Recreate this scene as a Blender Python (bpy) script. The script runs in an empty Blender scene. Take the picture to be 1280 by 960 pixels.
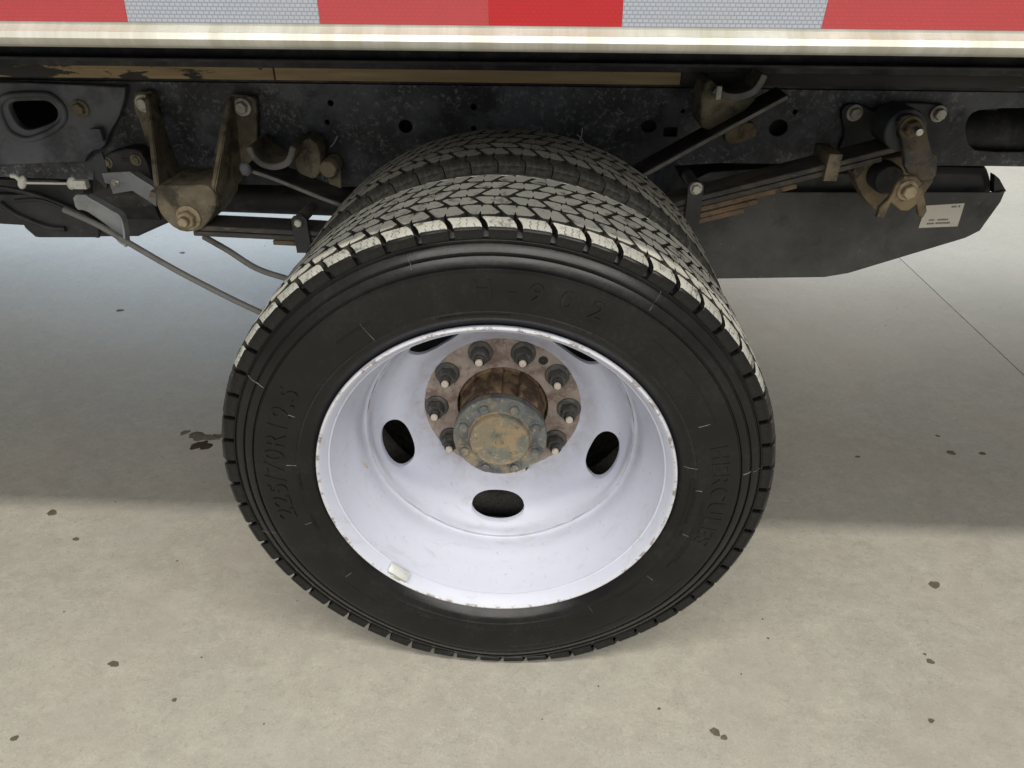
import bpy, bmesh, math, random
from mathutils import Vector, Matrix
R_ = math.radians
random.seed(7)
S = bpy.context.scene
COL = S.collection

# ------------------------------------------------------------------ camera
CAM = Vector((0.05332, -0.80312, 1.08625)); PIT = 0.56419; YAW = 0.03661; ROL = 0.005495; FPX = 906.9
fw = Vector((-math.sin(YAW)*math.cos(PIT), math.cos(YAW)*math.cos(PIT), -math.sin(PIT)))
r0 = Vector((math.cos(YAW), math.sin(YAW), 0)); u0 = r0.cross(fw)
rt = math.cos(ROL)*r0 + math.sin(ROL)*u0; up = -math.sin(ROL)*r0 + math.cos(ROL)*u0
cd = bpy.data.cameras.new('camera'); cam = bpy.data.objects.new('camera', cd); COL.objects.link(cam)
cd.sensor_fit = 'HORIZONTAL'; cd.sensor_width = 36.0; cd.lens = 36.0*FPX/1280.0
cd.clip_start = 0.02; cd.clip_end = 200
cam.matrix_world = Matrix(((rt.x, up.x, -fw.x, CAM.x), (rt.y, up.y, -fw.y, CAM.y), (rt.z, up.z, -fw.z, CAM.z), (0, 0, 0, 1)))
S.camera = cam
def U(x, y, Y):
    "direction of photo pixel (x, y) met with the upright plane at depth Y"
    d = fw + rt*((x-640)/FPX) - up*((y-480)/FPX)
    return CAM + d*((Y-CAM.y)/d.y)
def G(x, y, Z=0.0):
    d = fw + rt*((x-640)/FPX) - up*((y-480)/FPX)
    return CAM + d*((Z-CAM.z)/d.z)

# ------------------------------------------------------------------ world and lamps
w = bpy.data.worlds.new('World'); S.world = w; w.use_nodes = True
bg = w.node_tree.nodes['Background']; bg.inputs['Color'].default_value = (0.93, 0.96, 1.0, 1); bg.inputs['Strength'].default_value = 0.42
def area(name, loc, target, sx, sy, power, col):
    l = bpy.data.lights.new(name, 'AREA'); l.shape = 'RECTANGLE'; l.size = sx; l.size_y = sy; l.energy = power; l.color = col
    o = bpy.data.objects.new(name, l); COL.objects.link(o); o.location = loc
    o.rotation_euler = (Vector(target)-Vector(loc)).to_track_quat('-Z', 'Y').to_euler()
    return o
area('ceiling_lamp', (0.3, -1.75, 4.9), (0.3, -1.70, 0), 7.0, 0.20, 258, (1.0, 0.95, 0.84))
area('ceiling_lamp', (0.6, -6.2, 4.3), (0.3, 0.2, 0.6), 8.0, 2.2, 390, (1.0, 0.965, 0.90))
area('rooflight', (-3.2, 6.2, 4.8), (-2.4, 2.6, 0), 5.0, 4.0, 650, (0.58, 0.76, 1.0))
area('ceiling_lamp', (3.6, 6.2, 4.8), (2.4, 2.4, 0), 4.5, 3.5, 420, (1.0, 0.94, 0.82))
S.view_settings.view_transform = 'Standard'; S.view_settings.look = 'None'; S.view_settings.gamma = 1
S.view_settings.exposure = 0.0
S.render.engine = 'CYCLES'

# ------------------------------------------------------------------ materials
def nodes(name):
    m = bpy.data.materials.new(name); m.use_nodes = True
    nt = m.node_tree; return m, nt, nt.nodes['Principled BSDF']
def mixc(nt, fac, a, b, mode='MIX'):
    n = nt.nodes.new('ShaderNodeMix'); n.data_type = 'RGBA'; n.blend_type = mode
    for sock, val in ((n.inputs[0], fac), (n.inputs[6], a), (n.inputs[7], b)):
        if hasattr(val, 'is_output'): nt.links.new(val, sock)
        elif isinstance(val, (int, float)): sock.default_value = val
        else: sock.default_value = (*val, 1)
    return n.outputs[2]
def noise(nt, vec, scale, detail=6, rough=0.6, dist=0.0):
    n = nt.nodes.new('ShaderNodeTexNoise'); n.inputs['Scale'].default_value = scale
    n.inputs['Detail'].default_value = detail; n.inputs['Roughness'].default_value = rough; n.inputs['Distortion'].default_value = dist
    nt.links.new(vec, n.inputs['Vector']); return n.outputs['Fac']
def ramp(nt, fac, a, b):
    n = nt.nodes.new('ShaderNodeMapRange'); n.inputs[1].default_value = a; n.inputs[2].default_value = b
    nt.links.new(fac, n.inputs[0]); return n.outputs[0]
def maths(nt, op, a, b=0.0):
    n = nt.nodes.new('ShaderNodeMath'); n.operation = op
    for k, val in enumerate((a, b)):
        if hasattr(val, 'is_output'): nt.links.new(val, n.inputs[k])
        else: n.inputs[k].default_value = val
    return n.outputs[0]
def coords(nt, which='Object', scale=(1, 1, 1)):
    t = nt.nodes.new('ShaderNodeTexCoord')
    if scale == (1, 1, 1): return t.outputs[which]
    m = nt.nodes.new('ShaderNodeMapping'); m.inputs['Scale'].default_value = scale
    nt.links.new(t.outputs[which], m.inputs['Vector']); return m.outputs[0]
def bump(nt, b, h, dist, strength=0.6):
    n = nt.nodes.new('ShaderNodeBump'); n.inputs['Distance'].default_value = dist; n.inputs['Strength'].default_value = strength
    nt.links.new(h, n.inputs['Height']); nt.links.new(n.outputs[0], b.inputs['Normal'])
def grime(name, base, layers=(), rough=0.6, metal=0.0, bumps=(60, 0.001), rvar=0.15, scale=(1, 1, 1), spec=0.5):
    """base colour, then layers of (colour, noise scale, from, to, strength)"""
    m, nt, b = nodes(name); v = coords(nt, 'Object', scale); c = base
    for k, (col, sc, lo, hi, st) in enumerate(layers):
        f = maths(nt, 'MULTIPLY', ramp(nt, noise(nt, v, sc, 7, 0.65, 0.4*(k % 2)), lo, hi), st)
        if sc >= 90: f = maths(nt, 'MULTIPLY', f, ramp(nt, noise(nt, v, 7+k, 4, 0.6), 0.36, 0.54))
        c = mixc(nt, f, c, col)
    if hasattr(c, 'is_output'): nt.links.new(c, b.inputs['Base Color'])
    else: b.inputs['Base Color'].default_value = (*c, 1)
    rn = noise(nt, v, 25, 5)
    nt.links.new(ramp2(nt, rn, rough-rvar, rough+rvar), b.inputs['Roughness'])
    b.inputs['Metallic'].default_value = metal; b.inputs['Specular IOR Level'].default_value = spec
    if bumps: bump(nt, b, noise(nt, v, bumps[0], 8, 0.7), bumps[1])
    return m
def ramp2(nt, fac, a, b):
    n = nt.nodes.new('ShaderNodeMapRange'); n.inputs[1].default_value = 0.3; n.inputs[2].default_value = 0.7
    n.inputs[3].default_value = a; n.inputs[4].default_value = b
    nt.links.new(fac, n.inputs[0]); return n.outputs[0]

DUST = (0.30, 0.275, 0.215)
M = {}
M['frame'] = grime('frame_paint', (0.032, 0.034, 0.039), [((0.098, 0.104, 0.118), 6, 0.44, 0.62, 0.85), ((0.014, 0.014, 0.016), 11, 0.49, 0.60, 0.85), ((0.24, 0.245, 0.25), 110, 0.53, 0.64, 0.6), ((0.26, 0.25, 0.23), 240, 0.64, 0.70, 0.6)], 0.6, bumps=(120, 0.0015))
M['frame_blue'] = grime('frame_front_paint', (0.115, 0.122, 0.138), [((0.045, 0.048, 0.055), 7, 0.46, 0.58, 0.85), ((0.15, 0.155, 0.16), 90, 0.58, 0.68, 0.5), ((0.05, 0.042, 0.034), 24, 0.54, 0.66, 0.5)], 0.6, bumps=(90, 0.001))
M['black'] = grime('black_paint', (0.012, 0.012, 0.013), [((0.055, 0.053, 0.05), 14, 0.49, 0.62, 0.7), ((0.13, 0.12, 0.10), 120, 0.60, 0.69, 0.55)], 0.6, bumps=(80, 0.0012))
M['plastic'] = grime('black_plastic', (0.018, 0.019, 0.021), [((0.055, 0.056, 0.057), 7, 0.45, 0.65, 0.6), ((0.15, 0.14, 0.125), 150, 0.60, 0.70, 0.45)], 0.55, bumps=(140, 0.0006))
M['shield'] = grime('grey_shield', (0.045, 0.044, 0.042), [((0.085, 0.082, 0.076), 6, 0.44, 0.64, 0.65), ((0.20, 0.19, 0.165), 150, 0.62, 0.70, 0.5), ((0.02, 0.02, 0.02), 18, 0.56, 0.66, 0.5)], 0.6, bumps=(150, 0.0006))
M['hanger'] = grime('muddy_cast_iron', (0.140, 0.118, 0.080), [((0.26, 0.218, 0.145), 14, 0.44, 0.60, 0.85), ((0.028, 0.024, 0.019), 22, 0.50, 0.62, 0.75), ((0.27, 0.235, 0.175), 130, 0.57, 0.66, 0.6)], 0.8, bumps=(110, 0.004))
M['rust'] = grime('rusty_iron', (0.140, 0.108, 0.068), [((0.25, 0.19, 0.11), 18, 0.45, 0.60, 0.85), ((0.030, 0.022, 0.017), 26, 0.49, 0.62, 0.8), ((0.26, 0.22, 0.16), 120, 0.58, 0.68, 0.55)], 0.82, bumps=(90, 0.004))
M['spring'] = grime('spring_steel', (0.045, 0.042, 0.039), [((0.11, 0.092, 0.070), 12, 0.46, 0.60, 0.8), ((0.016, 0.014, 0.013), 22, 0.5, 0.62, 0.7), ((0.20, 0.18, 0.145), 140, 0.58, 0.68, 0.55)], 0.65, bumps=(100, 0.002), scale=(0.4, 1, 1))
M['spring_rust'] = grime('spring_rust', (0.11, 0.074, 0.046), [((0.19, 0.125, 0.07), 16, 0.45, 0.60, 0.85), ((0.028, 0.022, 0.018), 22, 0.5, 0.62, 0.85), ((0.25, 0.21, 0.15), 120, 0.6, 0.68, 0.5)], 0.75, bumps=(90, 0.003))
M['galv'] = grime('galvanised_steel', (0.27, 0.28, 0.29), [((0.15, 0.155, 0.16), 18, 0.45, 0.66, 0.7), ((0.34, 0.33, 0.30), 60, 0.58, 0.72, 0.6), ((0.12, 0.105, 0.085), 24, 0.6, 0.72, 0.4)], 0.5, 0.25, bumps=(80, 0.0008))
M['cable'] = grime('grey_cable_jacket', (0.16, 0.155, 0.145), [((0.08, 0.075, 0.07), 20, 0.5, 0.66, 0.7)], 0.6, bumps=(80, 0.0005))
M['bolt'] = grime('dusty_zinc_bolt', (0.50, 0.48, 0.42), [((0.26, 0.235, 0.19), 60, 0.46, 0.64, 0.8), ((0.5, 0.48, 0.42), 120, 0.6, 0.7, 0.5)], 0.55, 0.3, bumps=(150, 0.0008))
M['bolt_tan'] = grime('tan_plated_bolt', (0.40, 0.33, 0.21), [((0.20, 0.14, 0.08), 50, 0.46, 0.64, 0.8)], 0.6, 0.2, bumps=(150, 0.0008))
M['steel'] = grime('bare_steel', (0.55, 0.54, 0.50), [((0.28, 0.26, 0.22), 90, 0.5, 0.66, 0.6)], 0.35, 0.8, bumps=(200, 0.0003))
M['nut'] = grime('dark_lug_nut', (0.060, 0.060, 0.056), [((0.16, 0.14, 0.115), 50, 0.48, 0.68, 0.7), ((0.02, 0.02, 0.02), 80, 0.52, 0.66, 0.6)], 0.55, 0.2, bumps=(120, 0.0008))
M['stud'] = grime('stud_tip', (0.55, 0.49, 0.42), [((0.33, 0.28, 0.22), 200, 0.5, 0.66, 0.6)], 0.5, 0.2, bumps=None)
M['ring'] = grime('rusty_wheel_face', (0.245, 0.195, 0.162), [((0.34, 0.285, 0.245), 22, 0.44, 0.60, 0.85), ((0.125, 0.080, 0.066), 34, 0.50, 0.62, 0.75), ((0.46, 0.40, 0.355), 130, 0.58, 0.68, 0.55)], 0.75, bumps=(90, 0.002))
M['hub'] = grime('rusty_hub', (0.115, 0.074, 0.042), [((0.22, 0.145, 0.080), 22, 0.45, 0.60, 0.8), ((0.035, 0.020, 0.013), 34, 0.47, 0.58, 0.9), ((0.36, 0.27, 0.15), 120, 0.60, 0.68, 0.55)], 0.6, bumps=(60, 0.004))
M['cap'] = grime('worn_hub_flange', (0.125, 0.132, 0.125), [((0.27, 0.215, 0.135), 18, 0.47, 0.58, 0.85), ((0.055, 0.062, 0.078), 26, 0.48, 0.60, 0.8), ((0.38, 0.33, 0.24), 120, 0.58, 0.67, 0.6)], 0.6, bumps=(90, 0.002))
M['boss'] = grime('worn_hub_boss', (0.21, 0.175, 0.115), [((0.29, 0.215, 0.125), 24, 0.44, 0.55, 0.85), ((0.125, 0.132, 0.110), 30, 0.48, 0.58, 0.9), ((0.045, 0.036, 0.026), 46, 0.57, 0.66, 0.7), ((0.42, 0.36, 0.25), 130, 0.58, 0.67, 0.6)], 0.6, bumps=(90, 0.002))
M['shackle'] = grime('rust_stained_shackle', (0.060, 0.060, 0.058), [((0.125, 0.098, 0.066), 16, 0.45, 0.58, 0.9), ((0.022, 0.019, 0.016), 26, 0.5, 0.62, 0.7), ((0.22, 0.19, 0.14), 120, 0.58, 0.68, 0.6)], 0.7, bumps=(90, 0.002))
M['edge'] = grime('worn_steel_edge', (0.15, 0.145, 0.135), [((0.07, 0.065, 0.058), 30, 0.45, 0.6, 0.8), ((0.24, 0.22, 0.18), 120, 0.55, 0.66, 0.6)], 0.6, 0.2, bumps=(120, 0.0015))
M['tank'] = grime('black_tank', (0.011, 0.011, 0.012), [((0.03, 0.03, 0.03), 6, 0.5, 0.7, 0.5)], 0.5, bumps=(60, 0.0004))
M['white'] = grime('white_nylon', (0.68, 0.67, 0.60), [((0.4, 0.38, 0.33), 60, 0.55, 0.7, 0.6)], 0.45, bumps=None)
M['sticker'] = grime('paper_label', (0.56, 0.53, 0.46), [((0.44, 0.41, 0.35), 30, 0.5, 0.7, 0.5)], 0.6, bumps=None)
M['ink'] = grime('label_print', (0.12, 0.115, 0.10), [((0.35, 0.33, 0.29), 300, 0.45, 0.6, 0.7)], 0.6, bumps=None)
M['zinc'] = grime('balance_weight_zinc', (0.56, 0.57, 0.55), [((0.36, 0.36, 0.34), 120, 0.5, 0.66, 0.7)], 0.5, 0.3, bumps=(200, 0.0006))
M['residue'] = grime('dried_dirt', (0.36, 0.31, 0.23), [((0.2, 0.17, 0.13), 200, 0.5, 0.65, 0.7)], 0.8, bumps=None)
M['fibre'] = grime('plastic_tie', (0.5, 0.5, 0.48), [], 0.5, bumps=None)

def wood():
    m, nt, b = nodes('flaked_wood'); v = coords(nt, 'Object', (1, 1, 1)); vs = coords(nt, 'Object', (0.06, 1, 1))
    c = mixc(nt, ramp(nt, noise(nt, vs, 120, 6), 0.35, 0.7), (0.40, 0.295, 0.160), (0.28, 0.20, 0.105))
    v2 = coords(nt, 'Object', (0.22, 1, 1))
    x = nt.nodes.new('ShaderNodeSeparateXYZ'); nt.links.new(coords(nt, 'Object'), x.inputs[0])
    fx = ramp(nt, x.outputs[0], -0.35, -0.85)                     # the front plank lost less of its black paint
    n = maths(nt, 'ADD', noise(nt, v2, 40, 8, 0.7, 0.5), maths(nt, 'MULTIPLY', fx, 0.17))
    f = ramp(nt, n, 0.635, 0.66)
    c = mixc(nt, f, c, (0.035, 0.031, 0.026))
    nt.links.new(c, b.inputs['Base Color']); b.inputs['Roughness'].default_value = 0.75
    bump(nt, b, n, 0.0015); return m
M['wood'] = wood()
M['wood_black'] = grime('black_painted_wood', (0.012, 0.011, 0.010), [((0.19, 0.085, 0.05), 26, 0.655, 0.70, 0.6), ((0.15, 0.12, 0.08), 40, 0.655, 0.70, 0.6)], 0.6, bumps=(60, 0.001), scale=(0.16, 1, 1))

def rubber(name, dust, lo, hi, base=(0.0105, 0.0102, 0.0100), rough=0.42):
    m, nt, b = nodes(name); v = coords(nt)
    n1 = noise(nt, v, 9, 8, 0.65); n2 = noise(nt, v, 160, 5, 0.6)
    c = mixc(nt, ramp(nt, n1, 0.35, 0.75), base, tuple(q*1.7+0.002 for q in base))
    f = maths(nt, 'MULTIPLY', ramp(nt, maths(nt, 'ADD', maths(nt, 'MULTIPLY', n2, 0.5), maths(nt, 'MULTIPLY', n1, 0.5)), lo, hi), dust)
    c = mixc(nt, f, c, DUST)
    nt.links.new(c, b.inputs['Base Color'])
    nt.links.new(ramp2(nt, n1, rough-0.08, rough+0.12), b.inputs['Roughness'])
    b.inputs['Specular IOR Level'].default_value = 0.30
    bump(nt, b, n2, 0.0003, 0.3); return m
M['rubber'] = rubber('tyre_rubber', 0.035, 0.52, 0.70, (0.0050, 0.0049, 0.0048), 0.24)
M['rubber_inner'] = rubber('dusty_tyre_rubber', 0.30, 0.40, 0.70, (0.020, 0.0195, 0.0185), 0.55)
M['groove'] = rubber('tread_groove_rubber', 0.10, 0.4, 0.7, (0.0075, 0.007, 0.006), 0.85)

def dusty(name, col, amount, sipes):
    "dusty tread face: dust over black rubber, worn through in spots; thin dark sipes along the block"
    m, nt, b = nodes(name); v = coords(nt)
    oi = nt.nodes.new('ShaderNodeObjectInfo')
    g = nt.nodes.new('ShaderNodeNewGeometry')
    wp = g.outputs['Position']
    n1 = noise(nt, wp, 55, 7, 0.65); n2 = noise(nt, wp, 260, 4, 0.6)
    k = maths(nt, 'MULTIPLY', ramp(nt, n1, 0.28, 0.46), amount)
    c = mixc(nt, k, (0.02, 0.019, 0.017), mixc(nt, oi.outputs['Random'], col, tuple(q*0.80 for q in col)))
    c = mixc(nt, maths(nt, 'MULTIPLY', ramp(nt, n2, 0.60, 0.67), 0.5), c, (0.05, 0.046, 0.038))
    if sipes:
        s = nt.nodes.new('ShaderNodeSeparateXYZ'); nt.links.new(v, s.inputs[0])
        zz = maths(nt, 'MULTIPLY', maths(nt, 'PINGPONG', s.outputs[1], 0.0032), 0.7)
        xx = maths(nt, 'ADD', s.outputs[0], zz)
        d = maths(nt, 'ABSOLUTE', maths(nt, 'SUBTRACT', maths(nt, 'FLOORED_MODULO', maths(nt, 'ADD', xx, 0.0042), 0.0088), 0.0044))
        line = maths(nt, 'LESS_THAN', d, 0.00055)
        brk = ramp(nt, noise(nt, wp, 190, 3), 0.44, 0.52)
        mid = maths(nt, 'LESS_THAN', maths(nt, 'ABSOLUTE', s.outputs[0]), 0.0135)
        f = maths(nt, 'MULTIPLY', maths(nt, 'MULTIPLY', line, brk), maths(nt, 'MULTIPLY', mid, 0.9))
        c = mixc(nt, f, c, (0.02, 0.019, 0.017))
    nt.links.new(c, b.inputs['Base Color']); b.inputs['Roughness'].default_value = 0.85
    bump(nt, b, n2, 0.0006, 0.5); return m
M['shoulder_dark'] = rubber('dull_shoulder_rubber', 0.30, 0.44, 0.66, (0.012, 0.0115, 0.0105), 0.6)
M['tread'] = dusty('dusty_tread', (0.58, 0.565, 0.50), 0.95, False)
M['shoulder'] = dusty('pale_dusty_shoulder', (0.41, 0.405, 0.365), 0.92, True)
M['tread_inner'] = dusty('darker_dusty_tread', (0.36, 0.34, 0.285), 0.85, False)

def rim_paint():
    m, nt, b = nodes('white_rim_paint'); v = coords(nt)
    n1 = noise(nt, v, 6, 6); n2 = noise(nt, v, 45, 8, 0.7, 0.6)
    c = mixc(nt, ramp(nt, n1, 0.4, 0.7), (0.525, 0.545, 0.645), (0.50, 0.518, 0.612))
    c = mixc(nt, maths(nt, 'MULTIPLY', ramp(nt, n2, 0.60, 0.74), 0.30), c, (0.48, 0.46, 0.46))
    n3 = noise(nt, v, 130, 4, 0.6)
    c = mixc(nt, maths(nt, 'MULTIPLY', ramp(nt, n3, 0.66, 0.70), 0.5), c, (0.30, 0.27, 0.24))
    n4 = noise(nt, coords(nt, 'Object', (1, 2.5, 1)), 14, 9, 0.75, 1.2)
    c = mixc(nt, maths(nt, 'MULTIPLY', ramp(nt, n4, 0.54, 0.66), 0.28), c, (0.33, 0.30, 0.27))
    sp = nt.nodes.new('ShaderNodeSeparateXYZ'); nt.links.new(v, sp.inputs[0])
    dz = maths(nt, 'SUBTRACT', sp.outputs[2], 0.392)
    rad = maths(nt, 'SQRT', maths(nt, 'ADD', maths(nt, 'MULTIPLY', sp.outputs[0], sp.outputs[0]), maths(nt, 'MULTIPLY', dz, dz)))
    near = ramp(nt, rad, 0.172, 0.138)                        # brown brake dust and rust bleeding from the mounting face
    c = mixc(nt, maths(nt, 'MULTIPLY', maths(nt, 'MULTIPLY', near, ramp(nt, noise(nt, v, 30, 8, 0.7, 0.8), 0.42, 0.66)), 0.45), c, (0.30, 0.235, 0.19))
    well = maths(nt, 'MULTIPLY', ramp(nt, rad, 0.205, 0.2135), ramp(nt, rad, 0.2225, 0.2150))   # patchy grey-brown along the joint of disc and barrel
    c = mixc(nt, maths(nt, 'MULTIPLY', maths(nt, 'MULTIPLY', well, ramp(nt, noise(nt, v, 22, 8, 0.7), 0.40, 0.60)), 0.35), c, (0.36, 0.33, 0.31))
    # bare, chipped metal along the lip of the flange
    g = nt.nodes.new('ShaderNodeSeparateXYZ'); nt.links.new(v, g.inputs[0])
    lip = ramp(nt, g.outputs[1], 0.0135, 0.0115)
    chip = maths(nt, 'MULTIPLY', lip, ramp(nt, noise(nt, v, 48, 7, 0.75), 0.53, 0.58))
    c = mixc(nt, maths(nt, 'MULTIPLY', lip, 0.6), c, (0.55, 0.545, 0.55))
    c = mixc(nt, maths(nt, 'MULTIPLY', chip, 0.85), c, (0.20, 0.16, 0.14))
    nt.links.new(c, b.inputs['Base Color']); nt.links.new(ramp2(nt, n1, 0.34, 0.46), b.inputs['Roughness'])
    bump(nt, b, n2, 0.0003, 0.3); return m
M['rim'] = rim_paint()

def alu():
    m, nt, b = nodes('aluminium_rail'); v = coords(nt, 'Object', (1, 0.05, 0.05)); v2 = coords(nt, 'Object', (0.3, 3, 3))
    n1 = noise(nt, v, 26, 7, 0.7); n2 = noise(nt, v2, 90, 6)
    c = mixc(nt, ramp(nt, n1, 0.40, 0.66), (0.46, 0.445, 0.38), (0.63, 0.625, 0.58))
    c = mixc(nt, maths(nt, 'MULTIPLY', ramp(nt, n2, 0.62, 0.74), 0.35), c, (0.40, 0.37, 0.30))
    nt.links.new(c, b.inputs['Base Color']); b.inputs['Metallic'].default_value = 0.55
    nt.links.new(ramp2(nt, n1, 0.50, 0.38), b.inputs['Roughness']); bump(nt, b, n2, 0.0004, 0.4); return m
M['alu'] = alu()
def tape(name, a, bcol, cell=True, contrast=1.0):
    m, nt, b = nodes(name); v = coords(nt)
    s = nt.nodes.new('ShaderNodeSeparateXYZ'); nt.links.new(v, s.inputs[0]); cx = nt.nodes.new('ShaderNodeCombineXYZ')
    nt.links.new(s.outputs[0], cx.inputs[0]); nt.links.new(s.outputs[2], cx.inputs[1])
    br = nt.nodes.new('ShaderNodeTexBrick'); nt.links.new(cx.outputs[0], br.inputs['Vector'])
    br.inputs['Color1'].default_value = (*a, 1); br.inputs['Color2'].default_value = (*[q*0.94 for q in a], 1); br.inputs['Mortar'].default_value = (*bcol, 1)
    br.inputs['Scale'].default_value = 1.0; br.inputs['Brick Width'].default_value = 0.0052; br.inputs['Row Height'].default_value = 0.0034
    br.inputs['Mortar Size'].default_value = 0.00062; br.inputs['Mortar Smooth'].default_value = 0.4
    n = noise(nt, v, 30, 5)
    c = mixc(nt, maths(nt, 'MULTIPLY', ramp(nt, n, 0.4, 0.75), 0.25), br.outputs['Color'], tuple(q*0.8 for q in a))
    nt.links.new(c, b.inputs['Base Color']); b.inputs['Roughness'].default_value = 0.35
    b.inputs['Coat Weight'].default_value = 0.3; b.inputs['Coat Roughness'].default_value = 0.2
    return m
M['tape_silver'] = tape('silver_reflective_tape', (0.345, 0.365, 0.40), (0.20, 0.22, 0.275))
M['tape_red'] = tape('faded_red_reflective_tape', (0.375, 0.046, 0.050), (0.335, 0.037, 0.041))
M['tape_red2'] = tape('bright_red_reflective_tape', (0.40, 0.008, 0.012), (0.34, 0.006, 0.009))
def concrete():
    m, nt, b = nodes('concrete'); g = nt.nodes.new('ShaderNodeNewGeometry'); v = g.outputs['Position']
    mp = nt.nodes.new('ShaderNodeMapping'); mp.inputs['Rotation'].default_value = (0, 0, 0.5); mp.inputs['Scale'].default_value = (1.0, 1.35, 1); nt.links.new(v, mp.inputs[0])
    n1 = noise(nt, v, 2.2, 8, 0.7, 0.2); n2 = noise(nt, mp.outputs[0], 16, 10, 0.78, 0.3); n3 = noise(nt, v, 75, 6, 0.75); n4 = noise(nt, v, 260, 4, 0.7); n5 = noise(nt, mp.outputs[0], 34, 10, 0.85, 1.5)
    c = mixc(nt, ramp(nt, n1, 0.32, 0.7), (0.375, 0.352, 0.298), (0.315, 0.299, 0.262))
    c = mixc(nt, maths(nt, 'MULTIPLY', ramp(nt, n2, 0.48, 0.66), 0.45), c, (0.440, 0.420, 0.355))
    c = mixc(nt, maths(nt, 'MULTIPLY', ramp(nt, n2, 0.48, 0.34), 0.40), c, (0.265, 0.248, 0.21))
    c = mixc(nt, maths(nt, 'MULTIPLY', ramp(nt, n5, 0.53, 0.60), 0.32), c, (0.475, 0.455, 0.395))
    c = mixc(nt, maths(nt, 'MULTIPLY', ramp(nt, n5, 0.46, 0.38), 0.30), c, (0.235, 0.222, 0.190))
    c = mixc(nt, maths(nt, 'MULTIPLY', ramp(nt, n3, 0.55, 0.66), 0.5), c, (0.225, 0.212, 0.182))
    c = mixc(nt, maths(nt, 'MULTIPLY', ramp(nt, n4, 0.58, 0.66), 0.45), c, (0.19, 0.18, 0.157))
    c = mixc(nt, maths(nt, 'MULTIPLY', ramp(nt, n4, 0.42, 0.34), 0.4), c, (0.56, 0.54, 0.48))
    n6 = noise(nt, v, 3.7, 6, 0.65, 0.8)
    c = mixc(nt, maths(nt, 'MULTIPLY', ramp(nt, n6, 0.50, 0.64), 0.35), c, (0.335, 0.300, 0.262))
    c = mixc(nt, maths(nt, 'MULTIPLY', ramp(nt, n6, 0.46, 0.34), 0.30), c, (0.345, 0.345, 0.305))
    nt.links.new(c, b.inputs['Base Color']); nt.links.new(ramp2(nt, n2, 0.50, 0.72), b.inputs['Roughness'])
    h = maths(nt, 'ADD', n3, maths(nt, 'MULTIPLY', n4, 0.4)); bump(nt, b, h, 0.0010, 0.5); return m
M['concrete'] = concrete()
M['joint'] = grime('joint_filler', (0.10, 0.095, 0.085), [((0.05, 0.048, 0.044), 30, 0.45, 0.65, 0.8)], 0.85, bumps=(60, 0.002))
M['oil'] = grime('oil_stain', (0.105, 0.092, 0.068), [((0.16, 0.145, 0.115), 60, 0.45, 0.65, 0.7)], 0.85, bumps=None, spec=0.15)
M['oil_brown'] = grime('oily_sludge', (0.060, 0.038, 0.024), [((0.03, 0.03, 0.022), 40, 0.45, 0.6, 0.8), ((0.22, 0.20, 0.15), 90, 0.64, 0.72, 0.6)], 0.85, bumps=None, spec=0.15)

# ------------------------------------------------------------------ mesh helpers
def link(name, me, mats, parent=None):
    o = bpy.data.objects.new(name, me); COL.objects.link(o)
    for m in (mats if isinstance(mats, (list, tuple)) else [mats]): me.materials.append(M[m])
    if parent: o.parent = parent
    return o
def bm_obj(name, bm, mat, parent=None, smooth=True, angle=38):
    bmesh.ops.recalc_face_normals(bm, faces=bm.faces)
    me = bpy.data.meshes.new(name); bm.to_mesh(me); bm.free()
    if smooth: shade(me, angle)
    return link(name, me, mat, parent)
def shade(me, angle=38):
    me.shade_smooth(); me.set_sharp_from_angle(angle=R_(angle))
def lathe_bm(prof, seg, cx=0.0, cz=0.0, bm=None, closed=False, a0=0, a1=2*math.pi, ysign=1):
    "profile of (radius, y) turned about the wheel axis (parallel to Y)"
    bm = bm or bmesh.new(); full = abs(a1-a0-2*math.pi) < 1e-6; n = seg if full else seg+1
    rows = []
    for r, y in prof:
        rows.append([bm.verts.new((cx+r*math.sin(a0+(a1-a0)*k/seg), y, cz+r*math.cos(a0+(a1-a0)*k/seg))) for k in range(n)])
    pr = list(range(len(rows)-1)) + ([-1] if closed else [])
    for i in pr:
        A, B = (rows[i], rows[i+1]) if i >= 0 else (rows[-1], rows[0])
        for k in range(n if full else n-1):
            j = (k+1) % n; bm.faces.new((A[k], A[j], B[j], B[k]))
    return bm, rows
def box_bm(x0, x1, y0, y1, z0, z1, bev=0.0, bm=None):
    bm = bm or bmesh.new()
    g = bmesh.ops.create_cube(bm, size=1, matrix=Matrix.Translation(((x0+x1)/2, (y0+y1)/2, (z0+z1)/2)) @ Matrix.Diagonal((x1-x0, y1-y0, z1-z0, 1)))
    if bev:
        es = list({e for v in g['verts'] for e in v.link_edges})
        bmesh.ops.bevel(bm, geom=es, offset=bev, segments=2, affect='EDGES', profile=0.6)
    return bm
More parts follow.
